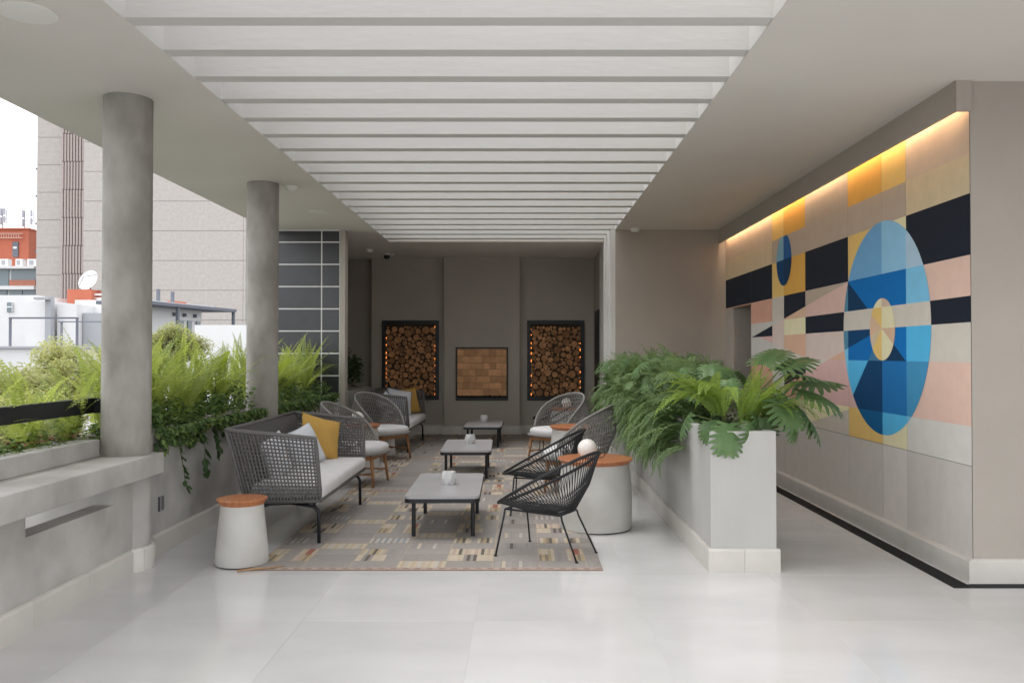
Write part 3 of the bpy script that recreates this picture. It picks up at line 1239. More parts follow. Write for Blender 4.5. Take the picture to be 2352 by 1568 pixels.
def weave(g, p00, p10, p11, p01, nu, nv, ru, rv, bulge=None):
    """grid of cords on a bilinear patch; u runs p00->p10, v runs p00->p01"""
    def P(u, v):
        return lerp(lerp(p00, p10, u), lerp(p01, p11, u), v)
    nrm = (Vector(p10) - Vector(p00)).cross(Vector(p01) - Vector(p00)).normalized()
    for i in range(1, nu):
        u = i / nu
        g.tube([Vector(P(u, v)) + nrm * 0.004 for v in (0, 1)], rv, 5, caps=False)
    for j in range(1, nv):
        v = j / nv
        g.tube([Vector(P(u, v)) - nrm * 0.004 for u in (0, 1)], ru, 5, caps=False)


def sofa(label):
    t = thing('rope_sofa', label, 'sofa', group='woven rope sofas')
    zb, fz, bz = 0.365, 0.872, 0.94
    bf = {s: (0.375, s * 0.94, zb) for s in (-1, 1)}
    bb = {s: (-0.23, s * 0.94, zb - 0.01) for s in (-1, 1)}
    tf = {s: (0.345, s * 1.005, fz) for s in (-1, 1)}
    tb = {s: (-0.37, s * 1.01, bz) for s in (-1, 1)}
    for s in (-1, 1):
        g = MB()
        weave(g, bb[s], bf[s], tf[s], tb[s], 23, 18, 0.0066, 0.0072)
        g.build('side_panel', 'rope_grey', t, smooth=True)
    g = MB()
    weave(g, bb[-1], bb[1], tb[1], tb[-1], 64, 18, 0.0066, 0.0072)
    g.build('back_panel', 'rope_grey', t, smooth=True)
    g = MB()
    for s in (-1, 1):
        top = [lerp(tb[s], tf[s], k / 6) for k in range(7)]
        corner = [lerp(tf[s], bf[s], k / 6) for k in range(7)]
        corner[0] = (tf[s][0] - 0.002, tf[s][1], tf[s][2] - 0.004)
        g.tube(top + corner[1:] + [bb[s]], 0.0175, 8)
        g.tube([bb[s], tb[s]], 0.015, 8)
    g.tube([tb[-1], tb[1]], 0.0175, 8)
    g.tube([bb[-1], bb[1]], 0.015, 8)
    g.tube([bf[-1], bf[1]], 0.015, 8)
    g.build('wrapped_frame', 'rope_grey', t, smooth=True)
    g = MB()
    g.box(-0.22, 0.37, -0.93, 0.93, 0.352, 0.372)
    g.build('seat_deck', 'dark_metal', t)
    g = MB()
    vs, fs = rbox(0.60, 1.84, 0.115, 0.035, 3, 0.012)
    g.raw(vs, fs, 0, T(0.095, 0, 0.432))
    g.build('seat_cushion', 'cushion', t, smooth=True)
    for s in (-1, 1):
        g = MB()
        a = [(0.345, s * 0.87, 0.010), (0.342, s * 0.87, 0.24)]
        for k in range(1, 6):
            an = R(90 * k / 5)
            a.append((0.342 - 0.07 * (1 - math.cos(an)), s * 0.87, 0.24 + 0.07 * math.sin(an)))
        a.append((0.10, s * 0.80, 0.322))
        g.tube(a, 0.0145, 10)
        g.build('leg', 'black_metal', t, smooth=True)
        g = MB()
        g.tube([(-0.29, s * 0.84, 0.005), (-0.25, s * 0.84, 0.22), (-0.2, s * 0.82, 0.31), (0.10, s * 0.80, 0.322)], 0.0145, 10)
        g.build('leg', 'black_metal', t, smooth=True)
    g = MB()
    g.tube([(0.31, -0.87, 0.30), (0.05, 0.0, 0.33), (0.31, 0.87, 0.30)], 0.012, 8)
    g.tube([(-0.24, -0.83, 0.24), (0.02, 0.0, 0.33), (-0.24, 0.83, 0.24)], 0.012, 8)
    g.box(-0.2, 0.3, -0.80, -0.77, 0.315, 0.353)
    g.box(-0.2, 0.3, 0.77, 0.80, 0.315, 0.353)
    g.box(-0.02, 0.04, -0.8, 0.8, 0.317, 0.352)
    g.build('under_frame', 'black_metal', t, smooth='auto')
    return t


sf = sofa('grey woven rope sofa nearest the front, by the left planter')
sf.location = (-2.0, 7.74, 0)
sf2 = copy_tree(sf, 'grey woven rope sofa at the back near the left log rack', (-2.12, 14.05, 0), R(-1))


def pillow(name, w, h, th, m, label, loc, rot, cat='pillow', grp=None):
    g = MB()
    n = 14
    idx = {}
    for s in (1, -1):
        for i in range(n + 1):
            for j in range(n + 1):
                u, v = -1 + 2 * i / n, -1 + 2 * j / n
                k = (max(0, 1 - u * u) * max(0, 1 - v * v)) ** 0.42
                # pulled in edges, pointed corners
                x = u * w / 2 * (1 - 0.07 * (1 - v * v))
                y = v * h / 2 * (1 - 0.07 * (1 - u * u))
                z = s * th / 2 * k + 0.008 * math.sin(7 * u + 3 * v) * k
                if (s == -1) and (i in (0, n) or j in (0, n)):
                    idx[(s, i, j)] = idx[(1, i, j)]
                else:
                    idx[(s, i, j)] = len(g.v)
                    g.v.append((x, y, z))
        for i in range(n):
            for j in range(n):
                q = [idx[(s, i, j)], idx[(s, i + 1, j)], idx[(s, i + 1, j + 1)], idx[(s, i, j + 1)]]
                g.f.append(tuple(q if s == 1 else q[::-1]))
                g.mi.append(0)
                g.col.append(None)
    o = g.build(name, m, smooth=True)
    o.location = loc
    o.rotation_euler = rot
    return tag(o, label, cat, grp)


# local x: width, y: height, z: thickness -> stand up: rotate about x by 90
def stand(yaw, lean, roll=0.0):
    # yaw turns the pillow's face: 0 faces -y, 90deg faces +x
    Mx = Euler((0, 0, yaw)).to_matrix() @ Euler((R(90) - lean, 0, 0)).to_matrix() @ Euler((0, 0, roll)).to_matrix()
    return Mx.to_euler()


pillow('throw_pillow', 0.46, 0.44, 0.16, 'pillow_yellow', 'mustard yellow pillow in the far corner of the near sofa', (-2.02, 8.42, 0.71), stand(R(50), R(18), R(-17)))
pillow('throw_pillow', 0.44, 0.40, 0.15, 'pillow_white', 'pale grey pillow leaning in front of the mustard one on the near sofa', (-2.08, 8.02, 0.655), stand(R(60), R(22), R(14)))
pillow('throw_pillow', 0.40, 0.38, 0.14, 'pillow_white', 'pale grey pillow at the near end of the near sofa, only its corner showing', (-2.13, 7.30, 0.655), stand(R(80), R(14), R(12)))
pillow('throw_pillow', 0.50, 0.46, 0.15, 'pillow_yellow', 'mustard yellow pillow at the far end of the back sofa', (-2.02, 14.72, 0.72), stand(R(40), R(14), R(5)))
pillow('throw_pillow', 0.48, 0.46, 0.15, 'pillow_white', 'large pale pillow beside the mustard one on the back sofa', (-2.10, 14.36, 0.72), stand(R(35), R(16), R(-10)))
pillow('throw_pillow', 0.42, 0.42, 0.14, 'pillow_white', 'small pale pillow at the near end of the back sofa', (-2.20, 13.55, 0.69), stand(R(70), R(14), R(20)))

# ------------------------------------------------------------------ rope armchair with wooden legs
def armchair(label):
    t = thing('rope_armchair', label, 'armchair', group='rope armchairs with wooden legs')

    def base(u):      # u in -1..1 round the back of the seat
        a = u * R(128)
        return Vector((-0.02 - 0.30 * math.cos(a), 0.345 * math.sin(a), 0.405))

    def rim(u):
        a = u * R(128)
        k = math.cos(min(abs(u), 1) * PI / 2)
        k = k ** 0.62
        x = -0.03 - 0.36 * math.cos(a) * (1 - 0.05 * k) - 0.02 * k * k
        y = 0.385 * math.sin(a) * (1 - 0.10 * k)
        return Vector((x, y, 0.425 + 0.545 * k))
    g = MB()
    N = 50
    sh = 0.20
    for i in range(N + 1):
        u = -1 + 2 * i / N
        for d in (-sh, sh):
            v = max(-1, min(1, u + d))
            a, b = base(u * 0.97), rim(v)
            if (b - a).length < 0.05:
                continue
            m = (a + b) / 2
            out = Vector((m.x + 0.02, m.y, 0))
            if out.length > 0:
                out.normalize()
            m2 = m + out * 0.075 * (b - a).length * 2
            g.tube([a, m2, b], 0.0062, 4, caps=False)
    g.build('woven_shell', 'rope_light', t, smooth=True)
    g = MB()
    pts = [rim(-1 + 2 * i / 48) for i in range(49)]
    g.tube(pts, 0.0155, 8)
    g.build('rim', 'rope_light', t, smooth=True)
    # seat ring
    ring = []
    for k in range(40):
        a = 2 * PI * k / 40
        c, s = math.cos(a), math.sin(a)
        e = 0.72
        ring.append(((math.copysign(abs(c) ** e, c)) * 0.355 + 0.03, math.copysign(abs(s) ** e, s) * 0.365, 0.392))
    g = MB()
    g.tube(ring, 0.022, 8, closed=True)
    g.build('seat_ring', 'rope_light', t, smooth=True)
    g = MB()
    g.prism([(x * 0.98, y * 0.98) for x, y, z in ring], 0.372, 0.388)
    g.build('seat_web', 'rope_grey', t)
    g = MB()
    prof = [(0.93, 0.0), (1.0, 0.02), (1.0, 0.06), (0.96, 0.085), (0.85, 0.098), (0.5, 0.106), (0.02, 0.108)]
    b = len(g.v)
    n = len(ring)
    for s_, z in prof:
        for x, y, _ in ring:
            g.v.append(((x - 0.03) * 0.95 * s_ + 0.045, y * 0.93 * s_, 0.392 + z))
    for i in range(len(prof) - 1):
        for k in range(n):
            k2 = (k + 1) % n
            g.f.append((b + i * n + k, b + i * n + k2, b + (i + 1) * n + k2, b + (i + 1) * n + k))
    g.f.append(tuple(b + (len(prof) - 1) * n + k for k in range(n)))
    g.f.append(tuple(b + k for k in reversed(range(n))))
    g.mi = [0] * len(g.f)
    g.col = [None] * len(g.f)
    g.build('seat_cushion', 'cushion', t, smooth=True)
    for sx, sy in ((1, 1), (1, -1), (-1, 1), (-1, -1)):
        g = MB()
        g.tube([(0.02 + sx * 0.30, sy * 0.285, 0.009), (0.02 + sx * 0.265, sy * 0.25, 0.372)], [0.014, 0.022], 10)
        g.build('leg', 'leg_wood', t, smooth=True)
    g = MB()
    for sy in (-1, 1):
        g.box(-0.25, 0.285, sy * 0.255 - 0.011, sy * 0.255 + 0.011, 0.315, 0.371)
    for sx in (0.28, -0.245):
        g.box(sx - 0.011, sx + 0.011, -0.243, 0.243, 0.316, 0.370)
    g.build('apron', 'leg_wood', t)
    g = MB()
    for sy in (-1, 1):
        g.tube([(-0.26, sy * 0.272, 0.15), (0.30, sy * 0.272, 0.15)], 0.010, 8)
    g.tube([(0.02, -0.272, 0.15), (0.02, 0.272, 0.15)], 0.010, 8)
    g.build('stretcher', 'leg_wood', t, smooth=True)
    return t


ac = armchair('grey rope armchair with wooden legs right behind the near sofa')
ac.location = (-1.99, 10.02, 0)
ac.rotation_euler = (0, 0, R(-8))
copy_tree(ac, 'grey rope armchair with wooden legs in front of the back sofa', (-2.08, 12.40, 0), R(-34))
copy_tree(ac, 'grey rope armchair on the right behind the front black chairs, seen from its side', (0.63, 9.52, 0), R(166))
copy_tree(ac, 'pale rope armchair on the right past the second drum table, facing left', (0.52, 12.15, 0), R(222))

# ------------------------------------------------------------------ black cord chairs
def cord_chair(label):
    t = thing('cord_chair', label, 'chair', group='black cord chairs')

    def rim(a):      # a = 0 front
        c, s = math.cos(a), math.sin(a)
        x = 0.02 + 0.40 * c
        y = 0.37 * s * (1 - 0.13 * c)
        k = (1 - c) / 2
        return Vector((x, y, 0.372 + 0.432 * (k ** 1.08)))

    def inner(a):
        c, s = math.cos(a), math.sin(a)
        return Vector((-0.125 + 0.065 * c, 0.145 * s, 0.338 + 0.012 * (1 - c) / 2))
    g = MB()
    g.tube([rim(2 * PI * k / 56) for k in range(56)], 0.0125, 8, closed=True)
    g.build('rim', 'cord_black', t, smooth=True)
    g = MB()
    g.tube([inner(2 * PI * k / 30) for k in range(30)], 0.009, 6, closed=True)
    g.build('inner_ring', 'cord_black', t, smooth=True)
    g = MB()
    N = 84
    for k in range(N):
        a = 2 * PI * k / N
        p, q = rim(a), inner(a)
        m = (p + q) / 2
        m.z -= 0.035 * math.sin(a) ** 2 + 0.012
        m.x -= 0.02 * max(0, -math.cos(a))
        g.tube([p, m, q], 0.0037, 4, caps=False)
    g.build('cords', 'cord_black', t, smooth=True)
    g = MB()
    fr_ = [(0.30, -0.17, 0.352), (0.30, 0.17, 0.352), (-0.155, 0.14, 0.334), (-0.155, -0.14, 0.334)]
    g.tube([fr_[0], fr_[1]], 0.008, 8)
    g.tube([fr_[1], fr_[2]], 0.008, 8)
    g.tube([fr_[2], fr_[3]], 0.008, 8)
    g.tube([fr_[3], fr_[0]], 0.008, 8)
    g.build('seat_frame', 'black_metal', t, smooth=True)
    feet = [(0.325, -0.28, 0.010), (0.325, 0.28, 0.010), (-0.31, 0.18, 0.010), (-0.31, -0.18, 0.010)]
    for i in range(4):
        a, f = Vector(fr_[i]), Vector(feet[i])
        d = (f - a)
        g = MB()
        k = 0.04
        g.tube([a, a + Vector((d.x * 0.06, d.y * 0.06, -0.004)), a + d * 0.12, f], 0.0075, 8)
        lg = g.build('leg', 'black_metal', t, smooth=True)
        g = MB()
        g.lathe([(0.013, 0.009), (0.013, 0.015)], 10, f.x, f.y)
        g.build('foot_pad', 'black_metal', lg)
    return t


cc = cord_chair('black cord chair with thin legs nearest the front, at the rug edge')
cc.location = (0.217, 6.52, 0)
cc.rotation_euler = (0, 0, R(151.5))
copy_tree(cc, 'black cord chair with thin legs just behind the front one', (0.235, 8.28, 0), R(176))
copy_tree(cc, 'black cord chair mostly hidden behind the pale right armchair', (0.62, 13.15, 0), R(185))
copy_tree(cc, 'black cord chair in front of the right log rack at the back', (0.62, 15.35, 0), R(182))

# ------------------------------------------------------------------ ceiling fittings
def disc_thing(name, label, cat, x, y, prof, m, group=None):
    g = MB()
    g.lathe(prof, 36)
    o = g.build(name, m, smooth='auto', loc=(x, y, ZC))
    return tag(o, label, cat, group)


disc_thing('ceiling_speaker', 'flat round white speaker in the ceiling at the top left corner', 'speaker', -2.70, 4.55, [(0.155, -0.001), (0.155, -0.008), (0.148, -0.010), (0.02, -0.012)], 'white_plastic', 'ceiling speakers')
disc_thing('ceiling_speaker', 'flat round white speaker in the ceiling past the far column', 'speaker', -2.67, 10.98, [(0.125, -0.001), (0.125, -0.008), (0.118, -0.010), (0.02, -0.012)], 'white_plastic', 'ceiling speakers')
SMK = [(0.075, -0.001), (0.075, -0.018), (0.062, -0.022), (0.062, -0.034), (0.05, -0.050), (0.01, -0.054)]
for x, y, lb in ((-2.57, 9.32, 'round white smoke detector on the ceiling beside the far column'),
                 (1.68, 12.45, 'round white smoke detector on the ceiling right of the skylight end'),
                 (-2.73, 14.98, 'round white smoke detector on the ceiling near the left log rack')):
    disc_thing('smoke_detector', lb, 'smoke detector', x, y, SMK, 'white_plastic', 'smoke detectors')
sc = thing('security_camera', 'small dome security camera on the back ceiling above the left log rack', 'camera', (-2.50, 15.5, ZC))
g = MB()
g.lathe([(0.05, -0.001), (0.05, -0.02), (0.03, -0.03)], 20)
g.box(-0.02, 0.13, -0.02, 0.02, -0.045, -0.02)
g.build('bracket', 'white_plastic', sc, smooth='auto')
g = MB()
g.lathe([(0.056, -0.046), (0.056, -0.07), (0.045, -0.10), (0.02, -0.115), (0.002, -0.118)], 20)
g.build('dome', 'frame_black', sc, smooth='auto')
# twig and dry leaves on the floor
g = MB()
g.tube([(-2.02, 5.975, 0.012), (-1.93, 6.02, 0.014), (-1.80, 6.06, 0.014), (-1.72, 6.12, 0.012)], [0.009, 0.008, 0.006, 0.003], 6)
tag(g.build('twig', 'twig', smooth=True), 'dry brown twig lying on the floor at the rug corner', 'twig')

# ================================================================== PLANTS
def frond_data(L, a0, a1, n=18, w=0.06, pw=0.5, seed=0, droop=0.25, rach=0.0028, fwd=0.35, p0=0.06):
    """frond growing from the origin in the x-z plane; a0/a1 start and end angle from vertical"""
    r = random.Random(seed)
    vs, fs = [], []
    pos = Vector((0, 0, 0))
    side = 0.0
    pts, tans = [], []
    m = n + 3
    for i in range(m + 1):
        t = i / m
        a = a0 + (a1 - a0) * t ** 1.4
        tan = Vector((math.sin(a), side, math.cos(a))).normalized()
        pts.append(pos.copy())
        tans.append(tan)
        pos = pos + tan * (L / m)
        side += r.uniform(-0.03, 0.03)
    # rachis
    b = len(vs)
    st = 2
    idx = list(range(0, m + 1, st))
    for k in idx:
        wv = rach * (1.2 - k / m)
        y = Vector((0, 1, 0))
        vs += [tuple(pts[k] - y * wv), tuple(pts[k] + y * wv)]
    for k in range(len(idx) - 1):
        fs.append((b + 2 * k, b + 2 * k + 1, b + 2 * k + 3, b + 2 * k + 2))
    for i in range(1, m + 1):
        t = i / m
        if t < p0:
            continue
        prof = min(1.0, (t - p0 + 0.03) / 0.22) ** 0.7 * (1 - max(0, (t - 0.45) / 0.55) ** 1.6) + 0.06
        ln = w * prof
        tn = tans[i]
        nr = tn.cross(Vector((0, 1, 0))).normalized()
        for s in (-1, 1):
            d = (Vector((0, s, 0)) + tn * (fwd + r.uniform(-.08, .08)) - nr * (droop * r.uniform(0.3, 1.2)) * (-1)).normalized()
            hw = (L / m) * pw
            q = pts[i]
            mid = q + d * ln * 0.45
            tip = q + d * ln + Vector((0, 0, -0.12 * ln))
            e = tn * hw
            c = len(vs)
            vs += [tuple(q), tuple(mid + e), tuple(tip), tuple(mid - e)]
            fs.append((c, c + 1, c + 2, c + 3))
    return vs, fs


def frond_set(mname, name, specs):
    out = []
    for s in specs:
        g = MB()
        g.raw(*frond_data(**s))
        out.append(g.mesh(name, mname))
    return out


UPR_B = frond_set('fern_bright', 'frond', [dict(L=0.78, a0=R(4), a1=R(a1), n=30, w=0.052, pw=0.46, seed=i) for i, a1 in enumerate((28, 42, 60, 85, 105))])
ARC_B = frond_set('fern_bright', 'frond', [dict(L=0.62, a0=R(20), a1=R(a1), n=26, w=0.060, pw=0.46, seed=20 + i) for i, a1 in enumerate((85, 110, 130, 150))])
ARC_M = frond_set('fern_mid', 'frond', [dict(L=0.60, a0=R(15), a1=R(a1), n=26, w=0.058, pw=0.46, seed=40 + i) for i, a1 in enumerate((70, 100, 130))])
UPR_L = frond_set('fern_lime', 'frond', [dict(L=0.70, a0=R(4), a1=R(a1), n=28, w=0.056, pw=0.46, seed=80 + i) for i, a1 in enumerate((28, 42, 60, 85))])
ARC_L = frond_set('fern_lime', 'frond', [dict(L=0.60, a0=R(20), a1=R(a1), n=26, w=0.060, pw=0.46, seed=90 + i) for i, a1 in enumerate((85, 110, 130, 150))])
FSEED = [100]


def fern(label, x, y, z, n, variants, smin, smax, az=None, azs=PI, tilt=0.25, group='sword ferns'):
    FSEED[0] += 1
    r = random.Random(FSEED[0])
    t = thing('sword_fern', label, 'fern', (x, y, z), 0, group)
    for i in range(n):
        a = (2 * PI * i / n + r.uniform(-0.3, 0.3)) if az is None else az + r.uniform(-azs, azs)
        s = r.uniform(smin, smax)
        me = r.choice(variants)
        M = T(r.uniform(-.05, .05), r.uniform(-.05, .05), 0, rz=a) @ Euler((r.uniform(-.15, .15), r.uniform(0, tilt), 0)).to_matrix().to_4x4() @ Matrix.Rotation(r.uniform(-0.5, 0.5), 4, 'Z') @ Matrix.Scale(s, 4)
        add('frond', me, t, M)
    return t


# ---- left planter ferns
spots = [(-3.12, 6.62), (-3.42, 6.85), (-3.05, 7.05), (-3.34, 7.35), (-3.08, 7.55), (-3.45, 7.85), (-3.12, 8.05), (-3.35, 8.45), (-3.10, 8.62)]
words = ['first', 'second', 'third', 'fourth', 'fifth', 'sixth', 'seventh', 'eighth', 'ninth']
for i, (x, y) in enumerate(spots):
    fern('bright upright sword fern between the two columns, %s counted from the near column' % words[i], x, y, 0.90, 26, UPR_B, 0.75, 1.28, tilt=0.2, group='ferns between the columns')
spots = [(-3.10, 9.62), (-3.36, 9.95), (-3.08, 10.35), (-3.40, 10.75), (-3.10, 11.1), (-3.35, 11.6), (-3.08, 12.0), (-3.2, 12.3)]
for i, (x, y) in enumerate(spots):
    fern('bright upright sword fern before the black tiled wall, %s counted from the far column' % words[i], x, y, 0.90, 26, UPR_B, 0.75, 1.30, tilt=0.2, group='ferns before the tiled wall')
for i, (x, y) in enumerate([(-3.38, 5.75), (-3.30, 6.12), (-3.45, 5.2)]):
    fern('sword fern outside the parapet behind the handrail, %s counted from the near column' % ['second', 'first', 'third'][i], x, y, 0.85, 20, UPR_B + ARC_B[:2], 0.65, 1.1, tilt=0.3, group='ferns behind the handrail')


# ---- leaves
def leaf_oval(L, w):
    vs = [(0, 0, 0), (0.35 * L, w * 0.5, 0.02 * L), (0.72 * L, w * 0.38, 0.0), (L, 0, -0.06 * L), (0.72 * L, -w * 0.38, 0.0), (0.35 * L, -w * 0.5, 0.02 * L), (0.5 * L, 0, -0.03 * L)]
    fs = [(0, 6, 1), (1, 6, 2), (2, 6, 3), (3, 6, 4), (4, 6, 5), (5, 6, 0)]
    return vs, fs


LO = leaf_oval(1.0, 0.62)


def scatter(g, r, n, fn, smin, smax, mi=0):
    for _ in range(n):
        p, az, tilt = fn(r)
        s = r.uniform(smin, smax)
        M = T(p[0], p[1], p[2], rz=az) @ Euler((r.uniform(-.5, .5), tilt, 0)).to_matrix().to_4x4() @ Matrix.Scale(s, 4)
        g.raw(LO[0], LO[1], mi if not callable(mi) else mi(r), M)


def cover(name, label, y0, y1, xin, n, seed, hang=0.16, zb=0.93, hmax=0.26, dark=0.55, xout=-3.5):
    g = MB()

    def fn(r):
        y = r.uniform(y0, y1)
        bump = 0.6 + 0.4 * math.sin(y * 5.1 + seed) * math.sin(y * 2.3)
        u = r.random()
        if u < 0.34:      # overhang on the inner face
            k = r.random() ** 1.6
            x = xin + r.uniform(0.0, 0.10) * (1 - 0.3 * k)
            z = zb + 0.05 - k * hang * bump * 1.6
            az, tilt = r.uniform(-1.2, 1.2), r.uniform(0.2, 1.2)
        else:
            k = r.random()
            x = xin - 0.55 * k * (xin - xout) / 0.7
            z = zb - 0.03 + hmax * bump * (0.35 + 0.65 * math.sin(PI * min(1, k + 0.25))) * r.uniform(0.3, 1.0)
            az, tilt = r.uniform(-PI, PI), r.uniform(-0.5, 0.7)
        return (x, y, z), az, tilt
    scatter(g, random.Random(seed), n, fn, 0.03, 0.062, mi=lambda r: 1 if r.random() < dark else 0)
    o = g.build(name, ['leaf_mid', 'leaf_dark'])
    return stuff(o, label, 'ground cover')


cover('ground_cover', 'small leaved creeping plants spilling over the planter between the columns', 6.42, 9.0, XW, 5200, 1, hmax=0.42, dark=0.4)
cover('ground_cover', 'small leaved creeping plants spilling over the planter before the tiled wall', 9.36, 12.55, XW, 4600, 2, hmax=0.40, dark=0.4)
cover('ground_cover', 'low leafy plants behind the parapet below the handrail', 2.5, 6.2, -3.17, 2600, 3, hang=0.03, zb=0.90, hmax=0.22, dark=0.2, xout=-3.65)
g = MB()
scatter(g, random.Random(77), 60, lambda r: ((r.uniform(-3.5, -3.15), r.uniform(5.4, 6.1), 0.955 + r.uniform(-.01, .03)), r.uniform(-3, 3), r.uniform(-.4, .4)), 0.04, 0.08)
stuff(g.build('dead_leaves', 'dead_leaf'), 'brown dead leaves behind the parapet at the near column', 'dead leaves')
g = MB()
for _ in range(26):
    px, py, pz = rnd.uniform(-3.5, -3.2), rnd.uniform(4.3, 5.6), rnd.uniform(0.93, 1.12)
    for k in range(5):
        g.raw(LO[0], LO[1], 0, T(px, py, pz, rz=k * 1.257, ry=-0.3, s=0.022))
stuff(g.build('small_flowers', 'flower'), 'pale lilac flowers among the plants behind the handrail', 'flowers')

# dark shrubs beyond the tiled wall
def shrub(name, label, x, y, z, rx, ry, rz_, n, m, seed, smin=0.05, smax=0.1, cat='shrub'):
    t = thing(name, label, cat, (x, y, z - rz_))
    r = random.Random(seed)
    g = MB()
    lobes = [(r.uniform(-.5, .5) * rx, r.uniform(-.5, .5) * ry, r.uniform(-.2, .6) * rz_, r.uniform(.4, .7)) for _ in range(9)]

    def fn(q):
        lx, ly, lz, k = q.choice(lobes)
        d = Vector((q.gauss(0, 1), q.gauss(0, 1), q.gauss(0, 1))).normalized() * (q.uniform(0.45, 1.0))
        return (lx + d.x * rx * k, ly + d.y * ry * k, rz_ + lz + d.z * rz_ * k), q.uniform(-PI, PI), q.uniform(-.6, .8)
    scatter(g, r, n, fn, smin, smax)
    stuff(g.build('foliage', m, t))
    g = MB()
    for k in range(5):
        lx, ly, lz, _ = lobes[k]
        g.tube([(lx * 0.2, ly * 0.2, -0.25), (lx * 0.6, ly * 0.6, rz_ * 0.6), (lx, ly, rz_ + lz)], [0.014, 0.01, 0.005], 5)
    g.build('stems', 'bark', t)
    return t


shrub('leafy_shrub', 'dark leafy shrub in the recess left of the back sofa', -3.05, 14.2, 1.30, 0.33, 0.7, 0.45, 1700, 'leaf_dark', 31)
shrub('leafy_shrub', 'dark shrub beyond the tiled wall, close to its end', -3.0, 13.2, 1.35, 0.30, 0.4, 0.45, 1100, 'leaf_dark', 32)
fern('dark fern in the recess beyond the tiled wall', -2.95, 13.15, 1.25, 9, ARC_M + UPR_B[:2], 0.5, 0.8, tilt=0.3, group='recess ferns')


def big_leaf(label, x, y, z, h, L, yaw, tilt, m):
    t = thing('elephant_ear_plant', label, 'plant', (x, y, z))
    g = MB()
    n = 16
    pts = []
    for i in range(n + 1):
        u = i / n
        # half outline: heart shape, tip at +x
        a = PI * u
        if u < 0.6:
            q_ = u / 0.6
            pts.append((L * (1.0 - 0.68 * q_), L * 0.36 * q_ ** 0.85 * (1.15 - 0.15 * q_)))
        else:
            q_ = (u - 0.6) / 0.4
            pts.append((L * (0.32 - 0.46 * math.sin(q_ * PI / 2) + 0.14 * q_ ** 4), L * 0.36 * math.cos(q_ * PI / 2) ** 0.7))
    M = T(0, 0, h, rz=yaw) @ Euler((0, tilt, 0)).to_matrix().to_4x4()
    vs = [(0, 0, 0), (L * 0.4, 0, 0.015)]
    for s in (1, -1):
        b = len(vs)
        for px, py in pts:
            vs.append((px, s * py, 0.18 * abs(py) - 0.25 * max(0, px - L * .3) ** 2 / L))
        fs_ = [((1, b + i, b + i + 1) if s > 0 else (1, b + i + 1, b + i)) for i in range(n)]
        g.raw(vs, [], 0)
        g.v = g.v[:len(g.v) - len(vs)]
        g.f += [tuple(q) for q in fs_]
        g.mi += [0] * n
        g.col += [None] * n
    g.v = [tuple(M @ Vector(p)) for p in vs]
    g.build('leaf', m, t, smooth=True)
    g = MB()
    e = M @ Vector((0, 0, 0))
    g.tube([(0, 0, 0), (e.x * 0.3, e.y * 0.3, h * 0.55), tuple(e)], [0.009, 0.007, 0.005], 6)
    g.build('stalk', 'stem', t, smooth=True)
    return t


big_leaf('large lime green elephant ear leaf beside the far column', -3.12, 8.55, 0.86, 0.50, 0.30, R(-25), R(-55), 'leaf_lime')
big_leaf('large lime green elephant ear leaf among ferns before the tiled wall', -3.12, 10.75, 0.86, 0.42, 0.30, R(-30), R(-50), 'leaf_lime')
big_leaf('dark green elephant ear leaf in the recess beyond the tiled wall', -3.2, 13.4, 0.86, 1.0, 0.42, R(0), R(10), 'leaf_mid')


def vine(label, x, y, pts, seed, m='leaf_dark', size=0.055):
    r = random.Random(seed)
    t = thing('trailing_vine', label, 'vine', (x, y, 0.93), 0, 'vines hanging over the left planter')
    g = MB()
    P = [Vector(p) for p in pts]
    g.tube(P, 0.003, 5)
    g.build('stem', 'stem', t, smooth=True)
    gl = MB()
    gl.raw(LO[0], LO[1])
    me = gl.mesh('leaf', m)
    for i in range(len(P) - 1):
        for k in range(5):
            p = P[i].lerp(P[i + 1], r.random())
            M = T(p.x, p.y, p.z, rz=r.uniform(-1.3, 1.3)) @ Euler((r.uniform(-.5, .5), r.uniform(0.3, 1.3), 0)).to_matrix().to_4x4() @ Matrix.Scale(size * r.uniform(.7, 1.3), 4)
            add('leaf', me, t, M)
    return t


vine('thin vine hanging lowest over the left planter beside the near column', XW, 6.75, [(0, 0, 0.02), (0.05, 0.03, -0.06), (0.05, 0.08, -0.2), (0.055, 0.13, -0.32), (0.05, 0.17, -0.42), (0.055, 0.20, -0.50)], 51)
vine('bushy vine hanging over the left planter in the middle between the columns', XW, 7.25, [(0, 0, 0.02), (0.06, 0.02, -0.08), (0.07, 0.05, -0.2), (0.07, 0.04, -0.3), (0.075, 0.07, -0.42)], 52, size=0.085)
vine('vine hanging over the left planter just left of the near sofa', XW, 7.55, [(0, 0, 0.02), (0.06, 0.02, -0.08), (0.07, 0.05, -0.2), (0.07, 0.04, -0.33)], 53, size=0.085)
vine('thin vine hanging behind the near sofa beyond the far column', XW, 10.0, [(0, 0, 0.02), (0.05, 0.03, -0.1), (0.05, 0.08, -0.25), (0.055, 0.05, -0.4)], 54, size=0.06)
vine('thin vine hanging on the planter behind the left rope armchair', XW, 11.4, [(0, 0, 0.02), (0.05, 0.03, -0.1), (0.05, 0.08, -0.25), (0.055, 0.05, -0.4)], 55, size=0.06)

# ---- right planter: feathery trailing shrubs
SPRAY = [frond_data(L=0.36, a0=R(25), a1=R(a), n=13, w=0.066, pw=0.42, seed=60 + i, fwd=0.7, droop=0.4) for i, a in enumerate((70, 105, 135, 160))]
TRAIL = [frond_data(L=0.46, a0=R(80), a1=R(a), n=18, w=0.05, pw=0.5, seed=70 + i, fwd=0.5, droop=0.6) for i, a in enumerate((165, 178))]


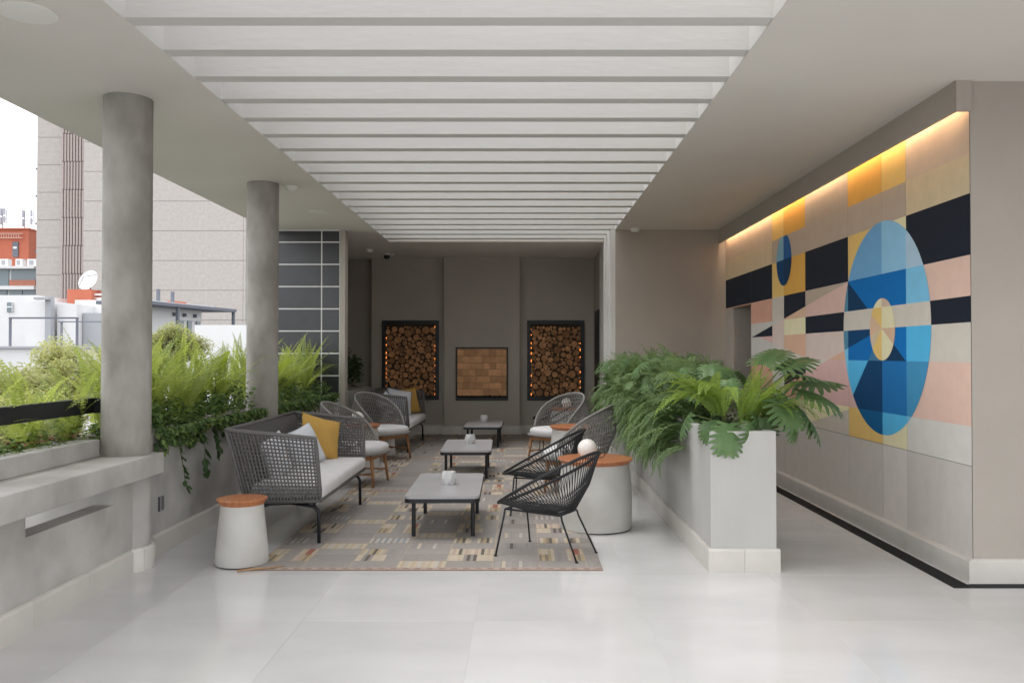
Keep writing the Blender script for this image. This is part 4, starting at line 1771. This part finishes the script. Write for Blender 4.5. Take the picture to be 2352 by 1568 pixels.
# ---- split leaf philodendrons
def philo_leaf(seed, L=0.46, nl=8, bend=0.9):
    r = random.Random(seed)
    vs, fs = [], []

    def P(u, v):
        # u along the midrib (0..1), v sideways in units of L; bends downwards with u
        a = bend * u
        R_ = L / bend
        x = R_ * math.sin(a)
        z = -R_ * (1 - math.cos(a))
        nx, nz = math.sin(a), math.cos(a)
        k = 0.20 * abs(v) * L - 0.75 * (abs(v) ** 2) * L
        return (x + nx * k, v * L, z + nz * k)

    def core(u):
        return 0.155 * math.sin(PI * min(1, 0.12 + u * 0.88)) ** 0.8 + 0.012
    # core strip
    n = 9
    b = len(vs)
    for i in range(n + 1):
        u = i / n
        vs += [P(u, -core(u)), P(u, 0), P(u, core(u))]
    for i in range(n):
        q = b + 3 * i
        fs += [(q, q + 3, q + 4, q + 1), (q + 1, q + 4, q + 5, q + 2)]
    for s in (-1, 1):
        for k in range(nl):
            t = (k + 0.3) / nl
            u0 = 0.02 + 0.86 * t
            ang = R(118 - 84 * t) + r.uniform(-.08, .08)
            ln = (0.42 * math.sin(PI * (0.22 + 0.70 * t)) + 0.04) * r.uniform(0.88, 1.1)
            wb = 0.068
            du, dv = math.cos(ang), math.sin(ang)
            c0 = core(min(1, u0)) * 0.9

            def Q(f, side):
                uu = u0 + du * ln * f - dv * side
                vv = c0 + dv * ln * f + du * side
                uu += 0.10 * ln * f * f
                return P(uu, s * max(0.0, vv))
            c = len(vs)
            vs += [Q(0, -wb), Q(0, wb), Q(0.55, wb * 0.72), Q(0.55, -wb * 0.72), Q(0.85, wb * 0.5), Q(0.85, -wb * .45), Q(1.0, 0.01)]
            f_ = [(c, c + 1, c + 2, c + 3), (c + 3, c + 2, c + 4, c + 5), (c + 5, c + 4, c + 6)]
            fs += f_ if s > 0 else [q[::-1] for q in f_]
    return vs, fs


SMALLPH = [philo_leaf(350 + i, 0.22, 7, bd) for i, bd in enumerate((0.6, 1.0, 1.4))]


def feathery(label, y, n, ntrail, seed, m='leaf_feather', x=1.56, hi=1.0, lean=0.0):
    r = random.Random(seed)
    t = thing('feathery_shrub', label, 'shrub', (x, y, 0.95), 0, 'feathery shrubs in the white planter')
    g = MB()
    for i in range(int(n * 1.7)):
        az = r.choice((PI, PI, PI, 0, -PI / 2, PI / 2)) + r.uniform(-0.9, 0.9)
        s = r.uniform(0.55, 1.05) * hi
        vs, fs = r.choice(SPRAY) if r.random() < 0.72 else r.choice(SMALLPH)
        bz = r.uniform(0.0, 0.42) * hi
        M = T(r.uniform(-.34, .16), r.uniform(-.4, .4), bz, rz=az) @ Euler((r.uniform(-.4, .4), r.uniform(-.35, .3), 0)).to_matrix().to_4x4() @ Matrix.Rotation(r.uniform(-.6, .6), 4, 'Z') @ Matrix.Scale(s, 4)
        g.raw(vs, fs, 0, M)
    for _ in range(1500):
        a_, rr = r.uniform(0, 2 * PI), r.random() ** 0.6
        px = -0.10 + 0.36 * rr * math.cos(a_)
        pz = 0.02 + 0.46 * hi * (1 - (rr * math.cos(a_ + 0.5)) ** 2) * r.uniform(0.35, 1.0)
        M = T(px, r.uniform(-.42, .42), pz, rz=r.uniform(-PI, PI)) @ Euler((r.uniform(-.6, .6), r.uniform(-.6, .8), 0)).to_matrix().to_4x4() @ Matrix.Scale(r.uniform(0.022, 0.045), 4)
        g.raw(LO[0], LO[1], 1 if r.random() < 0.3 else 0, M)
    stuff(g.build('foliage', [m, 'leaf_mid'], t))
    if ntrail:
        g = MB()
        for i in range(ntrail):
            vs, fs = r.choice(TRAIL)
            s = r.uniform(0.6, 1.05)
            M = T(-0.20 - r.uniform(0, .09), r.uniform(-.42, .42), r.uniform(-0.22, 0.16), rz=PI + r.uniform(-.7, .7)) @ Euler((r.uniform(-.3, .3), r.uniform(-.2, .35), 0)).to_matrix().to_4x4() @ Matrix.Scale(s, 4)
            g.raw(vs, fs, 0, M)
        stuff(g.build('trailing_foliage', m, t))
    g = MB()
    for k in range(6):
        g.tube([(r.uniform(-.1, .1), r.uniform(-.3, .3), -0.02), (r.uniform(-.15, .1), r.uniform(-.3, .3), 0.3)], [0.008, 0.004], 5)
    g.build('stems', 'stem', t)
    return t


for i, (y, n, nt) in enumerate([(7.15, 100, 130), (7.9, 110, 100), (8.65, 120, 60), (9.4, 120, 50), (10.2, 120, 45), (11.0, 120, 45), (11.8, 120, 40)]):
    feathery('feathery green shrub trailing over the white planter, %s counted from its front end' % words[i], y, n, nt, 200 + i)


PH = []
for i, (L, bd) in enumerate(((0.46, 0.8), (0.42, 1.2), (0.5, 0.5), (0.38, 1.5))):
    g = MB()
    g.raw(*philo_leaf(300 + i, L, 8, bd))
    PH.append(g.mesh('leaf', 'leaf_philo'))


def philodendron(label, x, y, z, leaves, seed):
    """leaves: (azimuth deg, petiole reach, petiole rise, pitch deg, scale)"""
    r = random.Random(seed)
    t = thing('split_leaf_plant', label, 'plant', (x, y, z), 0, 'split leaf plants in the white planter')
    for az, reach, rise, pitch, s in leaves:
        a = R(az)
        e = Vector((math.cos(a) * reach, math.sin(a) * reach, rise))
        g = MB()
        g.tube([(0, 0, 0), (e.x * 0.4, e.y * 0.4, rise * 0.7), tuple(e)], [0.008, 0.006, 0.005], 6)
        g.build('petiole', 'stem', t, smooth=True)
        M = T(e.x, e.y, e.z, rz=a) @ Euler((r.uniform(-.3, .3), R(pitch), 0)).to_matrix().to_4x4() @ Matrix.Scale(s, 4)
        add('leaf', r.choice(PH), t, M)
    return t


philodendron('split leaf plant at the front end of the white planter, leaves hanging over its front', 1.50, 6.22, 0.96, [
    (-98, 0.19, 0.09, 55, 0.56), (-52, 0.22, 0.10, 60, 0.60), (-140, 0.20, 0.10, 52, 0.52), (-20, 0.20, 0.16, 50, 0.50), (165, 0.24, 0.14, 45, 0.5), (-80, 0.06, 0.40, 32, 0.44), (120, 0.14, 0.42, 15, 0.48)], 1)
philodendron('split leaf plant at the front right corner of the white planter, reaching to the mural', 1.72, 6.33, 0.96, [
    (-12, 0.34, 0.30, 4, 0.80), (5, 0.30, 0.36, -8, 0.86), (12, 0.24, 0.46, -30, 0.66), (-40, 0.26, 0.20, 42, 0.72), (-22, 0.30, 0.22, 30, 0.74), (-70, 0.17, 0.12, 58, 0.55), (40, 0.16, 0.50, -35, 0.68), (-30, 0.14, 0.34, 10, 0.7), (-15, 0.36, 0.16, 40, 0.66), (-55, 0.24, 0.26, 40, 0.6), (-5, 0.26, 0.44, 0, 0.6), (20, 0.20, 0.24, 25, 0.7)], 2)
philodendron('split leaf plant in the white planter behind the bright ferns', 1.55, 7.0, 0.98, [
    (180, 0.25, 0.42, 20, 0.5), (-150, 0.22, 0.46, 25, 0.5), (-100, 0.16, 0.48, 25, 0.52), (-60, 0.18, 0.46, 25, 0.5), (-120, 0.28, 0.36, 40, 0.5), (0, 0.22, 0.42, 15, 0.5), (90, 0.15, 0.45, 10, 0.5)], 3)
philodendron('split leaf plant in the middle of the white planter', 1.52, 8.3, 0.98, [
    (180, 0.30, 0.48, 25, 0.46), (-150, 0.27, 0.52, 30, 0.46), (-100, 0.2, 0.54, 20, 0.46), (-60, 0.22, 0.52, 25, 0.46), (-130, 0.38, 0.38, 25, 0.55)], 4)
philodendron('split leaf plant in the far half of the white planter', 1.50, 9.9, 0.98, [
    (180, 0.34, 0.48, 25, 0.46), (-150, 0.30, 0.52, 30, 0.46), (-100, 0.2, 0.56, 20, 0.46), (-60, 0.22, 0.54, 25, 0.46)], 5)
philodendron('split leaf plant at the far end of the white planter', 1.45, 11.3, 0.98, [
    (180, 0.34, 0.45, 25, 0.46), (-150, 0.30, 0.48, 30, 0.46), (-100, 0.2, 0.5, 20, 0.46), (-60, 0.22, 0.5, 25, 0.46)], 6)
fern('bright green fern at the front left of the white planter, fronds arching to the left', 1.43, 6.16, 1.10, 24, ARC_L, 0.75, 1.1, az=R(205), azs=0.9, tilt=0.4, group='ferns in the white planter')
fern('bright green fern standing upright at the front of the white planter', 1.66, 6.22, 1.03, 20, UPR_L, 0.6, 0.84, az=R(-20), azs=1.4, tilt=0.5, group='ferns in the white planter')
fern('bright green fern drooping over the right side of the white planter', 1.78, 6.28, 1.0, 13, ARC_L, 0.75, 1.0, az=R(-30), azs=0.5, tilt=0.45, group='ferns in the white planter')
fern('mid green fern low on the mural side of the white planter', 1.78, 6.75, 0.97, 10, ARC_M, 0.7, 1.0, az=R(-10), azs=0.9, tilt=0.5, group='ferns in the white planter')

# ================================================================== BEYOND THE TERRACE
mat('tower_concrete', (0.45, 0.415, 0.39), 0.9, var=0.08, scale=3, bump=0.2, bscale=6)
mat('tower_joint', (0.33, 0.30, 0.28), 0.9)
mat('slat_paint', (0.42, 0.355, 0.335), 0.85)
mat('slat_dark', (0.15, 0.125, 0.125), 0.8)
mat('far_white', (0.66, 0.66, 0.66), 0.85, var=0.05, scale=0.4)
mat('far_grey', (0.36, 0.37, 0.39), 0.85, var=0.06, scale=0.4)
mat('far_red', (0.42, 0.125, 0.075), 0.85, var=0.06, scale=0.6)
mat('far_glass', (0.16, 0.20, 0.22), 0.15)
mat('far_brick', (0.40, 0.17, 0.12), 0.9, var=0.1, scale=2)
mat('far_steel', (0.13, 0.14, 0.17), 0.6)
mat('antenna_grey', (0.42, 0.43, 0.48), 0.6)


def fx(xs, Y):
    return (xs - 1274.5) / 2050.0 * Y


def fz(ys, Y):
    return 1.55 + (863 - ys) / 2050.0 * Y


def bpart(name, m, parent, *boxes):
    g = MB()
    for b in boxes:
        g.box(*b)
    return g.build(name, m, parent)


tw2 = thing('concrete_tower', 'tall pale concrete tower with panel joints and a strip of vertical fins', 'building', (-45, 92, -9))


def rel(o, x0, x1, y0, y1, z0, z1):
    l = o.location
    return (x0 - l[0], x1 - l[0], y0 - l[1], y1 - l[1], z0 - l[2], z1 - l[2])


xa, xb, xc, xd = fx(88, 97), fx(142, 96), fx(203, 90), fx(600, 90)
bpart('core', 'tower_joint', tw2, rel(tw2, xc + .02, xd - .02, 90.05, 112, -9, 46), rel(tw2, xa + .02, xc + 2.5, 97.05, 112, -9, 46))
z0 = 17.9 - 3.19 * 8.4
g1, g2 = MB(), MB()
zz = -8.9
k = 0
PA = MB()
PA.box(0, (xd - xc) * 0.985 - 0.03, 0, 0.2, 0.02, 3.17)
pm1 = PA.mesh('panel', 'tower_concrete')
PA = MB()
PA.box(0, (xd - xc) * 0.015 - 0.03, 0, 0.2, 0.02, 3.17)
pm2 = PA.mesh('panel', 'tower_concrete')
PA = MB()
PA.box(0, xb - xa - 0.04, 0, 0.2, 0.02, 3.17)
pm3 = PA.mesh('panel', 'tower_concrete')
for k in range(17):
    zz = 17.9 + 3.19 * (k - 8)
    add('panel', pm1, tw2, T(xc - tw2.location[0], 89.9 - 92, zz + 9))
    add('panel', pm2, tw2, T(xc + (xd - xc) * 0.985 - tw2.location[0], 89.9 - 92, zz + 9))
    add('panel', pm3, tw2, T(xa - tw2.location[0], 96.9 - 92, zz + 9 - 0.9))
bpart('fin_back', 'slat_dark', tw2, rel(tw2, xb, xc + 2.0, 96.6, 97.04, -9, 46))
fw = fx(200, 95) - fx(142, 95)
FM = MB()
FM.box(0, 0.215, 0, 0.45, 0.04, 3.16)
fm = FM.mesh('fin', 'slat_paint')
for k in range(3, 14):
    zz = 17.9 + 3.19 * (k - 8) - 0.9
    for j in range(8):
        add('fin', fm, tw2, T(fx(142, 95) + fw * (j + 0.25) / 8 + (0.05 if k % 2 else 0) - tw2.location[0], 95.2 - 92, zz + 9))
for k in range(6, 11):
    zz = 17.9 + 3.19 * (k - 8) - 1.4
    bpart('wall_lamp', 'far_steel', tw2, rel(tw2, xa - 0.35, xa, 97.2, 97.5, zz, zz + 0.25))

Yr = 112
rb = thing('red_building', 'small red rooftop building with a dark door and antennas above', 'building', (fx(20, Yr), Yr + 4, -9))
bpart('wall', 'far_red', rb, rel(rb, fx(-120, Yr), fx(68, Yr), Yr, Yr + 8, -9, fz(560, Yr)))
bpart('roof_cap', 'far_red', rb, rel(rb, fx(-122, Yr), fx(70, Yr), Yr - .2, Yr + 8.2, fz(560, Yr) + .01, fz(556, Yr)))
bpart('door', 'far_steel', rb, rel(rb, fx(30, Yr), fx(44, Yr), Yr - 0.15, Yr - 0.01, fz(627, Yr), fz(590, Yr)))
bpart('notice', 'far_white', rb, rel(rb, fx(32, Yr), fx(41, Yr), Yr - 0.2, Yr - 0.16, fz(607, Yr), fz(602, Yr)))
stb = [(fx(-60 + i * 6, Yr) - rb.location[0], fx(-60 + i * 6 + 1.4, Yr) - rb.location[0], -4.5, -4.4, fz(581, Yr) + 9, fz(571, Yr) + 9) for i in range(19)]
stb += [(fx(-60, Yr) - rb.location[0], fx(58, Yr) - rb.location[0], -4.55, -4.35, fz(571.5, Yr) + 9, fz(570, Yr) + 9), (fx(-60, Yr) - rb.location[0], fx(58, Yr) - rb.location[0], -4.55, -4.35, fz(582, Yr) + 9, fz(580.5, Yr) + 9)]
mat('far_pink', (0.56, 0.36, 0.30), 0.8)
bpart('ladder', 'far_pink', rb, *stb)


def antenna(label, xs, ytop, ybot, Y, w):
    t = thing('antenna_mast', label, 'antenna', (fx(xs, Y), Y, fz(ybot, Y)), 0, 'roof antennas')
    h = fz(ytop, Y) - fz(ybot, Y)
    g = MB()
    g.tube([(0, 0, 0), (0, 0, h)], 0.09, 6)
    g.tube([(0, 0, h * 0.45), (w, 0, h * 0.45)], 0.06, 5)
    g.tube([(w, 0, h * 0.2), (w, 0, h * 0.95)], 0.07, 5)
    g.tube([(0, 0, h * 0.3), (w * 0.5, 0, h * 0.05), (w, 0, h * 0.25)], 0.05, 5)
    g.build('mast', 'antenna_grey', t)
    for x, z0_, z1_ in ((0, .15, .55), (0, .6, 1.0), (w, .25, .6), (w, .65, 1.0)):
        g = MB()
        g.box(x - 0.28, x - 0.05, -0.3, -0.1, h * z0_, h * z1_)
        g.build('panel', 'antenna_grey', t)
    return t


antenna('pale antenna mast at the left edge on the red building', 4, 508, 556, 113, 0.5)
antenna('pale antenna mast beside the tower on the red building', 58, 513, 560, 113, 1.15)

Yb = 104
lb = thing('balcony_building', 'low pale apartment block with glazed balcony and brick band at the left edge', 'building', (fx(20, Yb), Yb + 4, -9))
bpart('wall', 'far_white', lb, rel(lb, fx(-140, Yb), fx(88, Yb), Yb + 0.3, Yb + 8, -9, fz(655, Yb)))
bpart('roof_slab', 'far_white', lb, rel(lb, fx(-142, Yb), fx(87, Yb), Yb - 0.5, Yb + 8.1, fz(656, Yb), fz(650, Yb)))
bpart('floor_slab', 'far_white', lb, rel(lb, fx(-142, Yb), fx(86, Yb), Yb - 0.4, Yb + 0.29, fz(707, Yb), fz(698, Yb)))
for x0_, x1_ in ((-60, -24), (-22, 18), (24, 85)):
    bpart('window', 'far_glass', lb, rel(lb, fx(x0_, Yb), fx(x1_, Yb), Yb + 0.15, Yb + 0.29, fz(697, Yb), fz(657, Yb)))
bpart('brick_band', 'far_brick', lb, rel(lb, fx(22, Yb), fx(85, Yb), Yb - 0.05, Yb + 0.14, fz(697, Yb), fz(683, Yb)))
for x0_, x1_ in ((-20, 14), (20, 52), (55, 84)):
    bpart('window', 'far_glass', lb, rel(lb, fx(x0_, Yb), fx(x1_, Yb), Yb + 0.1, Yb + 0.29, fz(722, Yb), fz(708, Yb)))
for x0_, x1_, lbl in ((-14, 6, 'white rooftop unit at the left edge below the red building'), (24, 42, 'white rooftop unit in front of the dark red door'), (53, 78, 'wide white rooftop unit beside the tower')):
    ob = thing('rooftop_unit', lbl, 'air conditioner', (fx(x0_, Yb), Yb + 1, fz(650, Yb)), 0, 'rooftop units')
    ww = fx(x1_, Yb) - fx(x0_, Yb)
    bpart('case', 'far_white', ob, (0, ww, 0, 0.8, 0.1, 1.05))
    bpart('fan_grille', 'far_grey', ob, (ww * .2, ww * .6, -0.04, -0.002, 0.3, 0.85))
    bpart('feet', 'far_steel', ob, (0.05, ww - .05, 0.05, 0.75, 0.0, 0.1))

Yw = 62
wb = thing('white_house', 'stepped white flat roofed house below the tower', 'building', (fx(100, Yw), Yw + 4, -9))
bpart('wall', 'far_white', wb, rel(wb, fx(-160, Yw), fx(66, Yw), Yw + 1.0, Yw + 8, -9, fz(718, Yw)))
bpart('wing', 'far_white', wb, rel(wb, fx(70, Yw), fx(132, Yw), Yw - 0.5, Yw + 7, -9, fz(736, Yw)))
bpart('chimney_shaft', 'far_grey', wb, rel(wb, fx(128, Yw), fx(142, Yw), Yw - 1.0, Yw - 0.51, -9, fz(726, Yw)))
bpart('canopy', 'far_grey', wb, rel(wb, fx(108, Yw), fx(142, Yw), Yw - 1.4, Yw - 1.01, fz(734, Yw), fz(728, Yw)))
bpart('wing', 'far_white', wb, rel(wb, fx(143, Yw), fx(190, Yw), Yw - 0.2, Yw + 7, -9, fz(742, Yw)))
bpart('wing', 'far_grey', wb, rel(wb, fx(192, Yw), fx(275, Yw), Yw + 0.6, Yw + 7, -9, fz(763, Yw)))
bpart('upper_wall', 'far_white', wb, rel(wb, fx(140, Yw), fx(275, Yw), Yw + 2.4, Yw + 7.5, -9, fz(727, Yw)))
wn_ = bpart('window', 'far_glass', wb, rel(wb, fx(-2, Yw), fx(11, Yw), Yw + 0.9, Yw + 0.99, fz(760, Yw), fz(736, Yw)))
bpart('frame', 'far_white', wn_, rel(wb, fx(-3, Yw), fx(10.9, Yw), Yw + 0.85, Yw + 0.89, fz(749, Yw), fz(746, Yw)))
bpart('frame', 'far_white', wn_, rel(wb, fx(11, Yw), fx(12.4, Yw), Yw + 0.85, Yw + 0.89, fz(760, Yw), fz(734, Yw)))

Yp = 66
op = thing('red_roof_block', 'red roof block under the satellite dish', 'building', (fx(210, Yp), Yp + 3, -9))
bpart('wall', 'far_red', op, rel(op, fx(163, Yp), fx(222, Yp), Yp, Yp + 5, -9, fz(706, Yp)))
bpart('side_wall', 'far_red', op, rel(op, fx(223, Yp), fx(262, Yp), Yp + 1, Yp + 5, -9, fz(707, Yp)))
bpart('railing', 'far_white', op, rel(op, fx(222, Yp), fx(262, Yp), Yp + 0.5, Yp + 0.6, fz(720, Yp), fz(715, Yp)), rel(op, fx(222, Yp), fx(262, Yp), Yp + 0.5, Yp + 0.6, fz(728, Yp), fz(725, Yp)))
sd = thing('satellite_dish', 'large white satellite dish on the red roof block', 'satellite dish', (fx(200, Yp), Yp + 1.0, fz(706, Yp)))
g = MB()
rad = 27 / 2050 * Yp
g.lathe([(rad * k / 6, 0.22 * rad * (k / 6) ** 2) for k in range(0, 7)][1:], 30, cap=False)
g.lathe([(0.001, 0.0), (rad / 6, 0.22 * rad / 36)], 30, cap=False)
Md = T(0.05, 0, rad * 0.85) @ Euler((R(62), R(-32), 0)).to_matrix().to_4x4()
g.v = [tuple(Md @ Vector(p)) for p in g.v]
g.build('dish', 'far_white', sd, smooth=True)
g = MB()
c0 = Md @ Vector((0, 0, 0))
ft = Md @ Vector((0, 0, rad * 0.8))
g.tube([Md @ Vector((rad * .95, 0, .2 * rad)), ft], 0.025, 5)
g.tube([Md @ Vector((-rad * .95, 0, .2 * rad)), ft], 0.025, 5)
g.tube([(0, 0.3, 0), c0], 0.06, 6)
g.build('mount', 'far_steel', sd)

Yg = 42
pg = thing('pergola_frame', 'dark steel pergola frame on the white house roof', 'pergola', (fx(100, Yg), Yg, -9))
bars = [rel(pg, fx(23, Yg), fx(190, Yg), Yg - .08, Yg + .08, fz(778, Yg), fz(774, Yg)), rel(pg, fx(60, Yg), fx(240, Yg), Yg + 3, Yg + 3.15, fz(781, Yg), fz(778, Yg))]
bpart('beam', 'far_steel', pg, *bars)
for xs, dy in ((25, 0), (188, 0), (70, 3), (203, 3), (232, 3)):
    bpart('post', 'far_steel', pg, rel(pg, fx(xs - 1.6, Yg), fx(xs + 1.6, Yg), Yg + dy - .07, Yg + dy + .07, -9, fz(778, Yg)))
bpart('roof_deck', 'far_white', pg, rel(pg, fx(-150, Yg), fx(270, Yg), Yg - 0.5, Yg + 9, -9, fz(846, Yg)))
bpart('deck_edge', 'far_grey', pg, rel(pg, fx(-150, Yg), fx(270, Yg), Yg - 0.7, Yg - 0.51, fz(850, Yg), fz(845, Yg)))

Yh = 46
lh = thing('low_house', 'low white rooftop house with a flat dark roof and posts, between the columns', 'building', (fx(470, Yh), Yh, -9))
A = Vector((fx(340, 40.0), 40.0, fz(734, 40.0)))
Bv = Vector((fx(562, 48.0), 48.0, fz(757, 48.0)))
yaw = math.atan2(Bv.y - A.y, Bv.x - A.x)
Ln = (Bv - A).length
lh.location = (A.x, A.y, -9)
lh.rotation_euler = (0, 0, yaw)
zt = A.z + 9 - 0.05
bpart('wall', 'far_white', lh, (0, Ln * 0.80, 0.8, 2.0, 0, zt - 0.1))
bpart('roof', 'far_steel', lh, (-0.2, Ln, -0.4, 2.2, zt - 0.099, zt + 0.06))
bpart('roof_edge', 'far_white', lh, (-0.2, Ln * 0.85, 0.3, 2.15, zt + 0.061, zt + 0.16))
for f in (0.335, 0.992):
    bpart('post', 'far_steel', lh, (Ln * f - 0.07, Ln * f + 0.07, -0.3, -0.16, 0, zt - 0.1))
for f, w_ in ((0.12, 0.9), (0.52, 0.5), (0.63, 0.35), (0.73, 0.35)):
    wv = bpart('window', 'far_glass', lh, (Ln * f, Ln * f + w_, 0.72, 0.79, zt - 1.5, zt - 0.75))
    bpart('frame', 'far_grey', wv, (Ln * f - .05, Ln * f + w_ + .05, 0.70, 0.715, zt - .75, zt - .68))
    bpart('sill', 'far_grey', wv, (Ln * f - .05, Ln * f + w_ + .05, 0.70, 0.715, zt - 1.56, zt - 1.5))
for f in (0.08, 0.2, 0.47, 0.58, 0.7):
    bpart('wall_lamp', 'far_steel', lh, (Ln * f, Ln * f + .12, 0.62, 0.79, zt - 0.5, zt - 0.32))
for f, hh in ((0.37, 0.85), (0.52, 0.8)):
    bpart('chimney_pipe', 'far_steel', lh, (Ln * f - .07, Ln * f + .07, 1.0, 1.14, zt + 0.16, zt + hh))
bpart('red_coping', 'far_red', lh, (Ln * 0.0, Ln * 0.28, 1.6, 1.9, zt + 0.161, zt + 0.33), (Ln * 0.58, Ln * 0.74, 1.4, 1.7, zt + 0.161, zt + 0.36))

Yq = 26
wp = thing('white_parapet', 'plain white roof parapet beyond the ferns between the columns', 'wall', (fx(540, Yq), Yq, -9))
bpart('front', 'far_white', wp, rel(wp, fx(475, Yq), fx(640, Yq), Yq, Yq + 0.25, -9, fz(793, Yq)))
bpart('side', 'far_white', wp, rel(wp, fx(475, Yq), fx(475, Yq) + 0.25, Yq + 0.251, Yq + 6, -9, fz(793, Yq)))
bpart('hedge_base', 'soil', wp, rel(wp, fx(500, Yq), fx(640, Yq), Yq + 0.3, Yq + 2, -9, fz(797, Yq)))

mat('roof_felt', (0.26, 0.255, 0.24), 0.9, var=0.15, scale=0.8)
nr = thing('neighbour_roof', 'pale flat neighbouring roof below the handrail behind the trees', 'roof', (-9, 16, -9))
bpart('block', 'far_grey', nr, (-7, 3.9, -8, 7.5, 0, 7.2))
bpart('deck', 'roof_felt', nr, (-7.1, 4.0, -8.1, 7.6, 7.201, 7.4))
bpart('kerb', 'far_white', nr, (3.8, 4.0, -8.1, 7.6, 7.401, 7.7))

# trees beyond the parapet
def tree(label, x, y, zc, rx, ry, rz_, n, seed, m='leaf_tree', smin=0.035, smax=0.075, base=-9.0):
    t = thing('street_tree', label, 'tree', (x, y, base), 0, 'trees beyond the parapet')
    r = random.Random(seed)
    zc -= base
    lobes = []
    for _ in range(26):
        d = Vector((r.gauss(0, 1), r.gauss(0, 1), r.gauss(0, 1))).normalized() * r.uniform(0.25, 0.85)
        lobes.append((d.x * rx, d.y * ry, zc + d.z * rz_, r.uniform(0.22, 0.40)))
    g = MB()

    def fn(q):
        lx, ly, lz, k = q.choice(lobes)
        d = Vector((q.gauss(0, 1), q.gauss(0, 1), q.gauss(0, 1))).normalized() * (q.random() ** 0.45)
        return (lx + d.x * rx * k, ly + d.y * ry * k, lz + d.z * rz_ * k), q.uniform(-PI, PI), q.uniform(-.7, .9)
    scatter(g, r, n, fn, smin, smax)
    stuff(g.build('crown', m, t))
    g = MB()
    g.tube([(0, 0, 0), (0.05, 0, zc * 0.5), (0, 0.05, zc - rz_ * 0.5)], [0.22, 0.16, 0.1], 8)
    for lx, ly, lz, _ in lobes[:12]:
        g.tube([(0, 0.03, zc - rz_ * 0.7), (lx * 0.5, ly * 0.5, (zc - rz_ * 0.5 + lz) / 2), (lx, ly, lz)], [0.06, 0.035, 0.012], 5)
    g.build('trunk', 'bark', t, smooth=True)
    return t


tree('pale green tree crown left of the near column beyond the handrail', fx(175, 17), 17, fz(925, 17), 0.95, 1.2, 1.05, 17000, 401)
tree('pale green tree crown at the left edge beyond the handrail', fx(10, 15), 15, fz(985, 15), 1.1, 1.2, 0.75, 15000, 402)
tree('pale green tree crown low beyond the handrail near the column', fx(110, 12), 12, fz(1040, 12), 1.0, 1.0, 0.6, 11000, 403, smin=0.03, smax=0.06)
tree('pale green tree crown between the columns beyond the ferns', fx(428, 21), 21, fz(850, 21), 0.78, 0.8, 0.72, 13000, 404)
